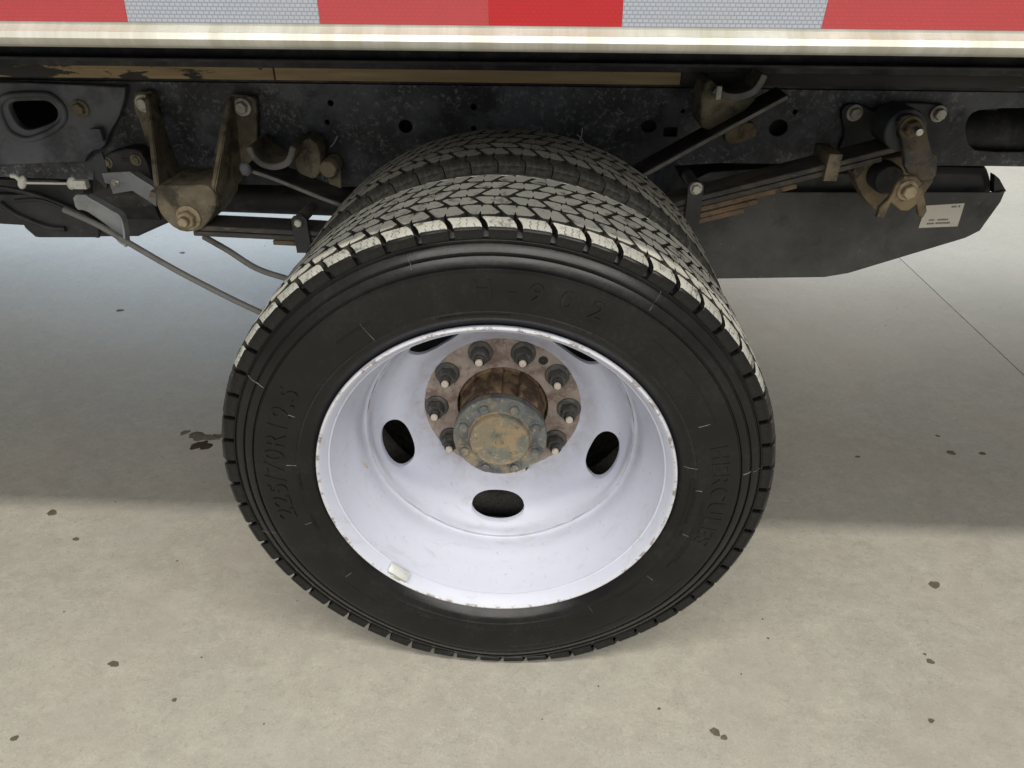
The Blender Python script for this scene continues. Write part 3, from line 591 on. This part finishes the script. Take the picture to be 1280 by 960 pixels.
b2 = plate('cable_bracket', P2([(91, 243), (112, 243), (146, 263), (158, 274), (161, 308), (154, 306), (146, 300), (141, 286), (128, 276), (107, 262), (96, 262)], 0.600), 0.597, 0.603, 'galv', T, (), 0.001, 1)
A = path2(P2([(112, 244), (140, 260), (155, 272), (160, 306)], .59), 5)
bm_obj('bracket_rib', slab_bm(A, 0.004, 0.578, 0.5965), 'galv', b2)
def cable(nm, pix, r, mt, parent=T):
    return bm_obj(nm, tube_bm(spline([U(x, y, Y) for x, y, Y in pix], 8), r, 10), mt, parent)
cable('brake_cable', [(80, 262, .60), (120, 280, .59), (160, 303, .58), (230, 343, .56), (320, 388, .53), (400, 420, .50)], 0.0062, 'cable')
cable('brake_cable', [(255, 296, .80), (285, 313, .78), (320, 335, .76), (358, 348, .73), (420, 365, .70)], 0.0072, 'cable')
cable('cable_core', [(20, 251, .60), (50, 250, .60), (82, 262, .60)], 0.0045, 'black')
wc = cable('control_rod', [(26, 228.5, .66), (88, 229.5, .66)], 0.0026, 'white')
for x, y, sx, sz in ((28, 228, .009, .016), (90, 229, .010, .015)):
    v = U(x, y, .66); bm = bmesh.new(); bmesh.ops.create_icosphere(bm, subdivisions=2, radius=1, matrix=Matrix.Translation(v) @ Matrix.Rotation(0.5, 4, 'Y') @ Matrix.Diagonal((sx, .008, sz, 1))); bm_obj('rod_end', bm, 'white', wc)
v = U(102, 230, .66); bm_obj('connector', box_bm(v.x-.014, v.x+.013, .652, .668, v.z-.009, v.z+.009, .002), 'white', wc)
v = U(23, 222, .66); bm_obj('rod_hook', tube_bm([(v.x-.014, .66, v.z+.004), (v.x-.004, .66, v.z+.002), (v.x+.006, .66, v.z-.010)], .005, 8), 'white', wc)
cv = plate('splash_cover', P2([(-420, 226), (60, 226), (120, 238), (196, 240), (207, 262), (206, 282), (168, 299), (40, 300), (26, 288), (17, 270), (-5, 258), (-420, 250)], 0.76), 0.772, 0.90, 'plastic', T, (), 0.008, 0)
plate('cover_panel', P2([(-420, 240), (40, 243), (90, 262), (120, 282), (118, 297), (48, 297), (34, 282), (-420, 256)], 0.752), 0.750, 0.7715, 'plastic', cv, (), 0.004, 0)
bm_obj('cover_rib', tube_bm(spline([U(x, y, .745) for x, y in ((-20, 232), (30, 240), (80, 258), (116, 276), (122, 296))], 6), 0.006, 8), 'plastic', cv)
bm_obj('cover_rib', tube_bm(spline([U(x, y, .745) for x, y in ((0, 253), (20, 268), (60, 284), (82, 286))], 6), 0.006, 8), 'black', cv)
bm_obj('air_canister', tube_bm([U(118, 248, .80), U(205, 252, .80)], 0.045, 20), 'black', T)
# cable tie tails caught on the frame
for pts in ([(728, 160), (727, 170), (724, 178)], [(721, 168), (726, 172), (731, 180)], [(422, 170), (418, 178), (413, 184)]):
    bm_obj('cable_tie', tube_bm([U(x, y, .742) for x, y in pts], 0.0011, 6), 'fibre', T)

# --- axle, drive shaft, brake drum, far wheels
ax, _ = lathe_bm([(.055, .52), (.055, 0.98), (.12, 1.06), (.155, 1.19), (.12, 1.32), (.055, 1.40), (.055, 1.86)], 28, 0, ZC); axle = bm_obj('rear_axle', ax, 'black', T)
bm_obj('drive_shaft', tube_bm([(-0.12, 1.19, ZC+.03), (-1.6, 1.10, ZC+0.09)], 0.048, 20), 'black', T)
ax, _ = lathe_bm([(.165, .30), (.178, .31), (.180, .46), (.165, .47), (.06, .475), (.06, .52)], 40, 0, ZC); bm_obj('brake_drum', ax, 'tank', axle)
plate('spring_seat', [(-.09, .44), (.09, .44), (.09, .50), (-.09, .50)], SY0-.01, SY1+.01, 'black', axle)

# ------------------------------------------------------------------ wheels and tyres
NP = 60; PITCH = 2*math.pi*RT/NP
def deform(v, y0):
    "flatten the contact patch on the floor and bulge the sidewall above it"
    x, y, z = v
    a = math.exp(-((z)/0.10)**2)*math.exp(-(x/0.16)**2)
    side = (y-y0-0.1125)/0.1125
    y += side*0.011*a
    zmin = 0.0008
    if z < 0.022: z = max(zmin, zmin+(z+0.013)*0.62) if z > -0.013 else zmin
    return Vector((x, y, z))
side = [(.2545, .034), (.2560, .0290), (.2600, .0235), (.2660, .0170), (.2720, .0125), (.2760, .0090), (.2800, .0065), (.2860, .0040), (.2868, .0030), (.2885, .0030), (.2895, .0038),
        (.3000, .0018), (.3150, .0004), (.3280, 0.0), (.3400, .0002), (.3440, .0006), (.3470, .0014), (.3482, .0046), (.3494, .0048), (.3506, .0026), (.3520, .0024), (.3570, .0040), (.3612, .0062), (.3622, .0090), (.3634, .0092), (.3646, .0068), (.3660, .0066),
        (.3710, .0086), (.3750, .0112), (.3760, .0138), (.3772, .0140), (.3784, .0122), (.3796, .0126), (.3812, .0180), (.3830, .0190), (.3870, .0215), (.3900, .027), (.3925, .040), (.3940, .070)]
full = side + [(.3945, .1125)] + [(r, .225-y) for r, y in side[::-1]]
def tyre(y0, rubber_mat, tread_mat, shoulder_mat, nm, seg=240):
    bm, rows = lathe_bm([(r, y+y0) for r, y in full], seg, 0, ZC)
    for v in bm.verts: v.co = deform(v.co, y0)
    bm.faces.ensure_lookup_table()
    o = bm_obj(nm, bm, [rubber_mat, 'groove'], T, True, 24)
    for p in o.data.polygons:
        c = p.center; rr = math.hypot(c.x, c.z-ZC)
        if rr > .3872 or (c.z < .02 and y0+.03 < c.y < y0+.195): p.material_index = 1
    return o
# one tread block of each row in local coordinates: x along the tread, y across, z outward from the axle
rows_def = [(0.0328, 0.0640), (0.0678, 0.0945), (0.0983, 0.1265), (0.1303, 0.1570), (0.1608, 0.1920)]
def crown(y): t = (y-0.1125)/0.1125; return RT-0.0025*t*t-0.0035*t**6
def block_mesh(ya, yb, seed, mats, lean=1):
    rnd = random.Random(seed); h = PITCH*0.5-0.0029; sl = 0.0068; ym = (ya+yb)/2; hw = (yb-ya)/2
    pts = [(-h+sl+.0025, -hw), (-.0018, -hw), (.0002, -hw*.30), (.0016, -hw), (h+sl-.006, -hw), (h+sl-.0010, -hw+.0055), (h-sl+.0006, hw-.0025), (h-sl-.0030, hw), (.0022, hw), (.0008, hw*.42), (-.0010, hw), (-h-sl+.006, hw), (-h-sl+.0010, hw-.0055), (-h+sl-.0006, -hw+.0025)]
    if lean < 0: pts = [(-x, y) for x, y in pts]
    base = crown(ym)
    bm = bmesh.new(); tops = []; mids = []; lows = []
    for x, y in pts:
        zt = crown(ym+y)-base
        tops.append(bm.verts.new((x*0.965, y*0.965, zt))); mids.append(bm.verts.new((x, y, zt-.0010))); lows.append(bm.verts.new((x*1.03, y*1.03, -.0115)))
    n = len(pts); f = bm.faces.new(tops); f.material_index = 0
    for k in range(n):
        j = (k+1) % n
        bm.faces.new((tops[k], tops[j], mids[j], mids[k])).material_index = 1
        bm.faces.new((mids[k], mids[j], lows[j], lows[k])).material_index = 1
    bmesh.ops.recalc_face_normals(bm, faces=bm.faces)
    me = bpy.data.meshes.new('tread_block'); bm.to_mesh(me); bm.free(); me.shade_smooth(); me.set_sharp_from_angle(angle=R_(30))
    for m in mats: me.materials.append(M[m])
    return me, ym, base
def shoulder_mesh(mirror, mats, gap=0.0040):
    h = PITCH*0.5-gap
    prof = [(.0290, .3925), (.0290, .4012), (.0280, .4020), (.0225, .4006), (.0160, .3984), (.0126, .3956), (.0114, .3936), (.0107, .3924), (.0111, .3914), (.0110, .3865), (.0116, .3815), (.0126, .3800), (.0165, .3790)]
    prof = [(y, r, 0) for y, r in prof]
    base = .400; bm = bmesh.new(); R = []
    for y, r, mi in prof:
        k = (y-.011)/.018; xl = -h-0.0030*k-0.0060*k*k; xr = h-0.0030*k-0.0060*k*k
        s = r/.400
        R.append([bm.verts.new((x*s, (y if not mirror else .225-y), r-base-(0.0012 if (j in (0, 3)) else 0))) for j, x in enumerate((xl, xl+.0022, xr-.0022, xr))])
    for i in range(len(R)-1):
        mi = 0 if i in (1, 2, 3, 4) else 1
        for j in range(3): bm.faces.new((R[i][j], R[i][j+1], R[i+1][j+1], R[i+1][j])).material_index = mi
    for j in (0, 3):
        lo = [bm.verts.new((r_[j].co.x*1.02, r_[j].co.y+(.010 if not mirror else -.010) if i > 5 else r_[j].co.y, min(r_[j].co.z, -.0095) if i <= 5 else r_[j].co.z-.004)) for i, r_ in enumerate(R)]
        for i in range(len(R)-1): bm.faces.new((R[i][j], R[i+1][j], lo[i+1], lo[i])).material_index = 1
    bmesh.ops.recalc_face_normals(bm, faces=bm.faces)
    me = bpy.data.meshes.new('tread_block'); bm.to_mesh(me); bm.free(); me.shade_smooth(); me.set_sharp_from_angle(angle=R_(34))
    for m in mats: me.materials.append(M[m])
    return me
def treads(ty, y0, mt, ms, ranges, sh_out, sh_in):
    """ranges: angle window (degrees from the top) in which blocks are separate objects"""
    kinds = [(shoulder_mesh(False, [ms, 'rubber' if y0 == 0 else ms], 0.0040 if y0 == 0 else 0.0014), 0.0, .400, 0.0, sh_out)]
    for k, (ya, yb) in enumerate(rows_def):
        me, ym, base = block_mesh(ya, yb, k, [mt, 'groove'], 1 if k < 2 else -1); kinds.append((me, ym, base, (0.32, 0.64, 0.80, 0.50, 0.20)[k], ranges))
    kinds.append((shoulder_mesh(True, [mt, 'rubber']), 0.0, .400, 0.30*6, sh_in))
    far = bmesh.new(); rest_mats = [mt, 'groove', ms, 'rubber']; n = 0
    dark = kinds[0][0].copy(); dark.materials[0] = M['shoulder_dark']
    for me, ym, base, off, (lo, hi) in kinds:
        for k in range(NP):
            a = 2*math.pi*(k+off)/NP+0.03; deg = (math.degrees(a)+180) % 360-180
            mx = Matrix.Translation((0, y0+ym, ZC)) @ Matrix.Rotation(a, 4, 'Y') @ Matrix.Translation((0, 0, base))
            if lo <= deg <= hi:
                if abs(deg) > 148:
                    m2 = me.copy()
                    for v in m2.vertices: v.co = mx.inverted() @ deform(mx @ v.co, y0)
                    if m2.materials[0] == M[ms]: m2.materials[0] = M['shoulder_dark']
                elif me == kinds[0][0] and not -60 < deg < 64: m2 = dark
                else: m2 = me
                o = bpy.data.objects.new('tread_block', m2); COL.objects.link(o); o.parent = ty; o.matrix_local = mx; n += 1
            else:
                t = bmesh.new(); t.from_mesh(me); t.transform(mx)
                tm = {id(M[mt]): 0, id(M['groove']): 1, id(M[ms]): 2, id(M['rubber']): 3}
                names = [m.name for m in me.materials]; lookup = [[M[q].name for q in rest_mats].index(q) for q in names]
                for f in t.faces: f.material_index = lookup[f.material_index]
                for v in t.verts: v.co = deform(v.co, y0)
                tmp = bpy.data.meshes.new('x'); t.to_mesh(tmp); t.free(); far.from_mesh(tmp); bpy.data.meshes.remove(tmp)
    me = bpy.data.meshes.new('tread_blocks'); far.to_mesh(me); far.free(); me.shade_smooth(); me.set_sharp_from_angle(angle=R_(30))
    o = link('tread_blocks', me, rest_mats, ty); o['kind'] = 'stuff'
    print('tread blocks', n)
Y1 = 0.268
outer = tyre(0.0, 'rubber', 'tread', 'shoulder', 'tyre'); outer['label'] = 'outer tyre with black sidewall and pale dusty tread'
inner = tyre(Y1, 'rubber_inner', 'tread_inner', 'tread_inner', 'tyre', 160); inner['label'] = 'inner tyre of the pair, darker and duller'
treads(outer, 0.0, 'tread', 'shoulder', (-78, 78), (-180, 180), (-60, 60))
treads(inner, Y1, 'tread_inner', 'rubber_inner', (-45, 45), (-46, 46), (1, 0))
# far side wheels (same kind of tyre, plain)
for y0 in (1.87, 2.14):
    bm, _ = lathe_bm([(r+(0.008 if .03 < y < .195 else 0), y+y0) for r, y in full[::2]], 96, 0, ZC)
    for v in bm.verts: v.co.z = max(v.co.z, 0.0008)
    o = bm_obj('tyre', bm, 'rubber_inner', T, True, 30)
    bm, _ = lathe_bm([(.25, y0+.02), (.22, y0+.06), (.20, y0+.12), (.06, y0+.12), (.06, y0+.14), (.20, y0+.14), (.22, y0+.17), (.25, y0+.205)], 64, 0, ZC); bm_obj('wheel_rim', bm, 'rim', o)

# raised lettering, bent round the sidewall
FONT_CACHE = {}
def text_mesh(s, size, extr):
    cu = bpy.data.curves.new('t', 'FONT'); cu.body = s; cu.size = size; cu.extrude = extr; cu.align_x = 'CENTER'; cu.space_character = 1.12; cu.resolution_u = 3; cu.offset = size*0.012
    o = bpy.data.objects.new('t', cu); COL.objects.link(o); dg = bpy.context.evaluated_depsgraph_get()
    me = bpy.data.meshes.new_from_object(o.evaluated_get(dg)); bpy.data.objects.remove(o); return me
def side_y(r):
    for (ra, ya), (rb, yb) in zip(side, side[1:]):
        if ra <= r <= rb: return ya+(yb-ya)*(r-ra)/max(rb-ra, 1e-6)
    return 0.0
def sidetext(s, rad, size, ang, stretch=1.0, nm='lettering', h=0.0012):
    me = text_mesh(s, size, h*1.35)
    for v in me.vertices:
        r = rad+v.co.y; a = R_(ang)+v.co.x*stretch/rad
        v.co = deform(Vector((r*math.sin(a), side_y(r)-v.co.z, ZC+r*math.cos(a))), 0)
    me.materials.clear(); me.name = nm; shade(me, 30)
    return link(nm, me, 'rubber', outer)
sidetext('225/70R19.5', .3060, .0400, -80, 1.02)
for ch, ang_ in (('H', -2.3), ('-', 4.2), ('9', 9.6), ('0', 16.6), ('2', 23.6)): sidetext(ch, .3085, .0360, ang_, 1.0)
sidetext('HERCULES', .3100, .0340, 90, 1.05, h=.0009)
def arc_strip(r, a0, a1, wd, h, nm, n=None):
    n = n or max(3, int(abs(a1-a0)/1.5)); bm = bmesh.new(); rows = []
    for k in range(n+1):
        a = R_(a0+(a1-a0)*k/n); row = []
        for rr, hh in ((r-wd, 0.0004), (r-wd*.4, -h), (r+wd*.4, -h), (r+wd, 0.0004)):
            row.append(bm.verts.new(deform(Vector((rr*math.sin(a), side_y(rr)+hh, ZC+rr*math.cos(a))), 0)))
        rows.append(row)
    for A, B in zip(rows, rows[1:]):
        for k in range(3): bm.faces.new((A[k], A[k+1], B[k+1], B[k]))
    return bm_obj(nm, bm, 'rubber', outer)
def radial_line(ang, ra, rb, nm='mould_line', wd=0.0006, mt='residue'):
    n = 8; bm = bmesh.new(); rows = []
    for k in range(n+1):
        r = ra+(rb-ra)*k/n; a = R_(ang); row = []
        for dx, hh in ((-wd, .0003), (0, -.0009), (wd, .0003)):
            row.append(bm.verts.new(deform(Vector((r*math.sin(a)+dx*math.cos(a), side_y(r)+hh, ZC+r*math.cos(a)-dx*math.sin(a))), 0)))
        rows.append(row)
    for A, B in zip(rows, rows[1:]):
        for k in range(2): bm.faces.new((A[k], A[k+1], B[k+1], B[k]))
    return bm_obj(nm, bm, mt, outer)
M['spew'] = grime('scuffed_rubber', (0.055, 0.053, 0.05), [((0.16, 0.155, 0.145), 60, 0.45, 0.62, 0.8)], 0.6, bumps=None)
for ang, ra, rb in [(-61.5, .352, .386), (-66, .300, .314), (-83, .288, .302), (-105, .290, .300), (-106, .352, .382), (-128, .292, .305), (-32, .285, .318), (33, .352, .380), (66, .302, .318), (80, .272, .290), (83, .352, .384), (88, .288, .297), (105, .290, .300), (125, .288, .300), (-16, .356, .374), (148, .284, .296)]:
    radial_line(ang, ra, rb, mt='spew')
for r, a0, a1 in [(.2985, 150, 196), (.2985, 200, 214), (.2900, 128, 138), (.3330, 120, 132), (.3330, 140, 176), (.2955, 186, 210), (.3120, 215, 232)]:
    arc_strip(r, a0, a1, .0007, .0005, 'moulded_arc')
# small framed panel outline and rows of fine moulded print
arc_strip(.3250, 38, 66, .0007, .0005, 'moulded_arc'); 
for r, a0, a1 in [(.2830, -14, 4), (.2800, 84, 112), (.2860, 84, 108), (.3010, 92, 118), (.3060, 96, 116), (.2850, -92, -86), (.2850, -108, -102), (.3130, -40, -30)]:
    rnd = random.Random(int(r*9999)); a = a0; bm = bmesh.new()
    while a < a1:
        wd_ = rnd.uniform(.25, .55)
        q = []
        for rr, aa in ((r-.0018, a), (r-.0018, a+wd_), (r+.0018, a+wd_), (r+.0018, a)):
            q.append(deform(Vector((rr*math.sin(R_(aa)), side_y(rr), ZC+rr*math.cos(R_(aa)))), 0))
        lo = [bm.verts.new(p) for p in q]; hi = [bm.verts.new(p+Vector((0, -.0006, 0))) for p in q]; bm.faces.new(hi)
        for k in range(4): bm.faces.new((lo[k], lo[(k+1) % 4], hi[(k+1) % 4], hi[k]))
        a += wd_+rnd.uniform(.15, .3)
    bm_obj('fine_print_relief', bm, 'rubber', outer, False)

# --- rim: flange, bead seat, drop centre, then the disc with five hand holes
barrel = [(.2470, .0300), (.2560, .0250), (.2610, .0215), (.2632, .0170), (.2630, .0130), (.2618, .0110), (.2602, .0106), (.2586, .0114), (.2565, .0145), (.2540, .0190), (.2512, .0240), (.2485, .0300), (.2455, .0400), (.2425, .0500),
          (.2396, .0590), (.2368, .0670), (.2340, .0750), (.2314, .0830), (.2286, .0910), (.2256, .0985), (.2234, .1060), (.2216, .1140), (.2204, .1220), (.2194, .1290), (.2180, .1330), (.2160, .1345), (.2140, .1345)]
bm, _ = lathe_bm(barrel+[(.2150, .140), (.2175, .150), (.2330, .165), (.2420, .180), (.2470, .215)], 160, 0, ZC)
rim = bm_obj('wheel_rim', bm, 'rim', T, True, 40); rim['label'] = 'white painted steel rim of the outer wheel with five hand holes'
disc_prof = [(.2141, .1342), (.2132, .1312), (.2116, .1304), (.2098, .1340), (.2092, .1390), (.2085, .1445), (.2040, .1530), (.1980, .1640), (.1920, .1725), (.1850, .1790), (.1780, .1835), (.1700, .1885), (.1620, .1945), (.1540, .2020), (.1470, .2090), (.1410, .2145), (.1365, .2180), (.1330, .2196)]
def hole_disc(prof, seg, y_off=0.0, flip=False, name='wheel_disc', mat='rim', parent=None, thick=0.009, hr=.186, a_off=2.0, hl=.047, hh=.0285):
    "disc of revolution with five rounded hand holes snapped to the mesh"
    # parameter: s = arc length along profile, theta; build a fine grid, leave out cells inside the holes and project the rim of each hole
    S_ = [0.0]
    for (ra, ya), (rb, yb) in zip(prof, prof[1:]): S_.append(S_[-1]+math.hypot(rb-ra, yb-ya))
    def at(s):
        s = max(0, min(S_[-1], s))
        for k in range(len(S_)-1):
            if s <= S_[k+1]+1e-9:
                t = (s-S_[k])/(S_[k+1]-S_[k]); return (prof[k][0]+(prof[k+1][0]-prof[k][0])*t, prof[k][1]+(prof[k+1][1]-prof[k][1])*t)
        return prof[-1]
    sh_ = min(range(2000), key=lambda q: abs(at(S_[-1]*q/2000)[0]-hr))*S_[-1]/2000
    bm = bmesh.new(); nS = 30; half = math.pi/5
    def vert(s, th):
        r, y = at(s); yy = y+y_off if not flip else y_off-y
        return Vector((r*math.sin(th), yy, ZC+r*math.cos(th)))
    N = 40
    for k in range(5):
        th0 = R_(180+a_off+72*k)
        # per sector: rings from the hole outline out to the sector border
        def hole_pt(q):
            ang = 2*math.pi*q/N; c, s_ = math.cos(ang), math.sin(ang); e = 2.25
            return (hl*math.copysign(abs(c)**(2/e), c), hh*math.copysign(abs(s_)**(2/e), s_))
        def border_pt(q):
            ang = 2*math.pi*q/N; c, s_ = math.cos(ang), math.sin(ang)
            bx = half*hr; up_, dn_ = S_[-1]-sh_, sh_
            t = min(bx/abs(c) if abs(c) > 1e-9 else 1e9, (up_ if s_ > 0 else dn_)/abs(s_) if abs(s_) > 1e-9 else 1e9)
            return (t*c, t*s_)
        rings = []; M_ = 9
        for m in range(M_+1):
            f = (m/M_)**1.3; row = []
            for q in range(N):
                hx, hs = hole_pt(q); bx, bs = border_pt(q)
                row.append(bm.verts.new(vert(sh_+hs+(bs-hs)*f, th0+(hx+(bx-hx)*f)/hr)))
            rings.append(row)
        # corner fill of the sector
        for A, B in zip(rings, rings[1:]):
            for q in range(N): bm.faces.new((A[q], A[(q+1) % N], B[(q+1) % N], B[q]))
        for cxs, css in ((1, 1), (-1, 1), (-1, -1), (1, -1)):
            pass
        # lip of the hole turned inwards
        low = [bm.verts.new(v.co+Vector((0, (thick if not flip else -thick), 0))) for v in rings[0]]
        for q in range(N): bm.faces.new((rings[0][q], low[q], low[(q+1) % N], rings[0][(q+1) % N]))
        # close the four corners between neighbouring border points
        outer_ring = rings[-1]
        for q in range(N):
            p, n_ = border_pt(q), border_pt((q+1) % N)
            on_side = abs(abs(p[0])-half*hr) < 1e-6; on_side2 = abs(abs(n_[0])-half*hr) < 1e-6
            if on_side != on_side2:
                sx = math.copysign(half*hr, p[0] if on_side else n_[0]); sy = (S_[-1]-sh_) if (p[1] if not on_side else n_[1]) > 0 else -sh_
                cv_ = bm.verts.new(vert(sh_+sy, th0+sx/hr)); bm.faces.new((outer_ring[q], outer_ring[(q+1) % N], cv_))
    bmesh.ops.remove_doubles(bm, verts=bm.verts, dist=0.0004)
    return bm_obj(name, bm, mat, parent, True, 50)
hole_disc(disc_prof, 0, 0.0, parent=rim)
# rusty mounting face, with lug nuts and studs
fc, _ = lathe_bm([(.1334, .2193), (.1322, .2200), (.0800, .2200), (.0775, .2215), (.0775, .2400)], 96, 0, ZC)
face = bm_obj('mounting_face', fc, 'ring', rim)
def ring_at(r, deg): return (r*math.sin(R_(deg)), ZC+r*math.cos(R_(deg)))
for k in range(10):
    x, z = ring_at(.1125, 17.5+36*k)
    bm, _ = lathe_bm([(.0205, .2198), (.0205, .2165), (.0185, .2145), (.0150, .2140)], 22, x, z)
    nut = [(.0150, .2142), (.0148, .2000), (.0132, .1975), (.0080, .1975)]; rows = []
    for rr, yy in nut: rows.append([bm.verts.new((x+rr*math.cos(.4+k+math.pi*q/3), yy, z+rr*math.sin(.4+k+math.pi*q/3))) for q in range(6)])
    for A, B in zip(rows, rows[1:]):
        for q in range(6): bm.faces.new((A[q], A[(q+1) % 6], B[(q+1) % 6], B[q]))
    bm_obj('lug_nut', bm, 'nut', rim, True, 32)
    bm, _ = lathe_bm([(.0088, .1990), (.0088, .1880), (.0080, .1868)], 14, x, z); bm_obj('stud', bm, 'nut', rim)
    bm, _ = lathe_bm([(.0062, .1870), (.0062, .1835), (.0048, .1820), (.0004, .1816)], 14, x, z); bm_obj('stud_tip', bm, 'stud', rim)
x, z = ring_at(.1150, 35.5); bm, _ = lathe_bm([(.0082, .2192), (.0060, .2192), (.0060, .2197), (.0004, .2197)], 16, x, z); bm_obj('pilot_hole', bm, 'tank', rim)
x, z = ring_at(.1200, 1); bm, _ = lathe_bm([(.0050, .2199), (.0045, .2188), (.0004, .2186)], 12, x, z); bm_obj('rivet', bm, 'ring', rim)
# hub barrel and axle flange
hb, _ = lathe_bm([(.0755, .2390), (.0745, .2300), (.0700, .2250), (.0690, .1700), (.0680, .1480), (.0640, .1440)], 72, 0, ZC)
rnd = random.Random(5)
for v in hb.verts:
    a = math.atan2(v.co.x, v.co.z-ZC); q = 1+0.012*math.sin(9*a)+0.010*math.sin(4*a+1)+rnd.uniform(-.004, .004); v.co.x *= q; v.co.z = ZC+(v.co.z-ZC)*q
hub = bm_obj('wheel_hub', hb, 'hub', T)
for deg, wdt in ((38, .018), (-6, .010), (118, .012)):
    x, z = ring_at(.071, deg); b_ = box_bm(-wdt, wdt, .150, .226, -.006, .006, .004)
    b_.transform(Matrix.Translation((x, 0, z)) @ Matrix.Rotation(R_(deg), 4, 'Y')); bm_obj('hub_rib', b_, 'hub', hub)
fl_, _ = lathe_bm([(.0600, .1480), (.0738, .1475), (.0752, .1455), (.0752, .1330), (.0736, .1310), (.0510, .1308), (.0490, .1290), (.0480, .1225), (.0462, .1205), (.0150, .1188), (.0118, .1188), (.0108, .1180), (.0070, .1182), (.0058, .1205), (.0004, .1210)], 72, 0, ZC)
o = bm_obj('axle_flange', fl_, ['cap', 'boss'], hub, True, 35)
for p in o.data.polygons:
    if math.hypot(p.center.x, p.center.z-ZC) < .0500: p.material_index = 1
for k in range(8):
    x, z = ring_at(.0622, 22+45*k); bolt('flange_bolt', (x, .1307, z), .0078, hub, 'cap', .42, 1.35, rot=k*.7)
# balance weight, dirt smear and scuff on the rim
xw, zw_ = ring_at(.2500, -140.5)
WM = Matrix.Translation((xw, .0190, zw_)) @ Matrix.Rotation(R_(-140.5), 4, 'Y') @ Matrix.Rotation(R_(-28), 4, 'X')
b_ = box_bm(-.019, .019, -.0085, .0085, -.005, .004, .0038); b_.transform(WM); wt = bm_obj('balance_weight', b_, 'zinc', rim)
b_ = box_bm(-.0085, .0085, -.0105, .004, .001, .0052, .0012); b_.transform(WM); bm_obj('weight_clip', b_, 'steel', rim)
def smear(x, y, Yg, rx, rz, mt, tilt):
    c = U(x, y, Yg); bm = bmesh.new(); bmesh.ops.create_icosphere(bm, subdivisions=2, radius=1, matrix=Matrix.Translation(c) @ Matrix.Rotation(tilt, 4, 'Y') @ Matrix.Diagonal((rx, .0015, rz, 1)))
    return bm_obj('dirt_smear', bm, mt, rim)
smear(457, 581, .088, .0022, .0075, 'residue', -.35)

# --- inner wheel: disc seen through the hand holes
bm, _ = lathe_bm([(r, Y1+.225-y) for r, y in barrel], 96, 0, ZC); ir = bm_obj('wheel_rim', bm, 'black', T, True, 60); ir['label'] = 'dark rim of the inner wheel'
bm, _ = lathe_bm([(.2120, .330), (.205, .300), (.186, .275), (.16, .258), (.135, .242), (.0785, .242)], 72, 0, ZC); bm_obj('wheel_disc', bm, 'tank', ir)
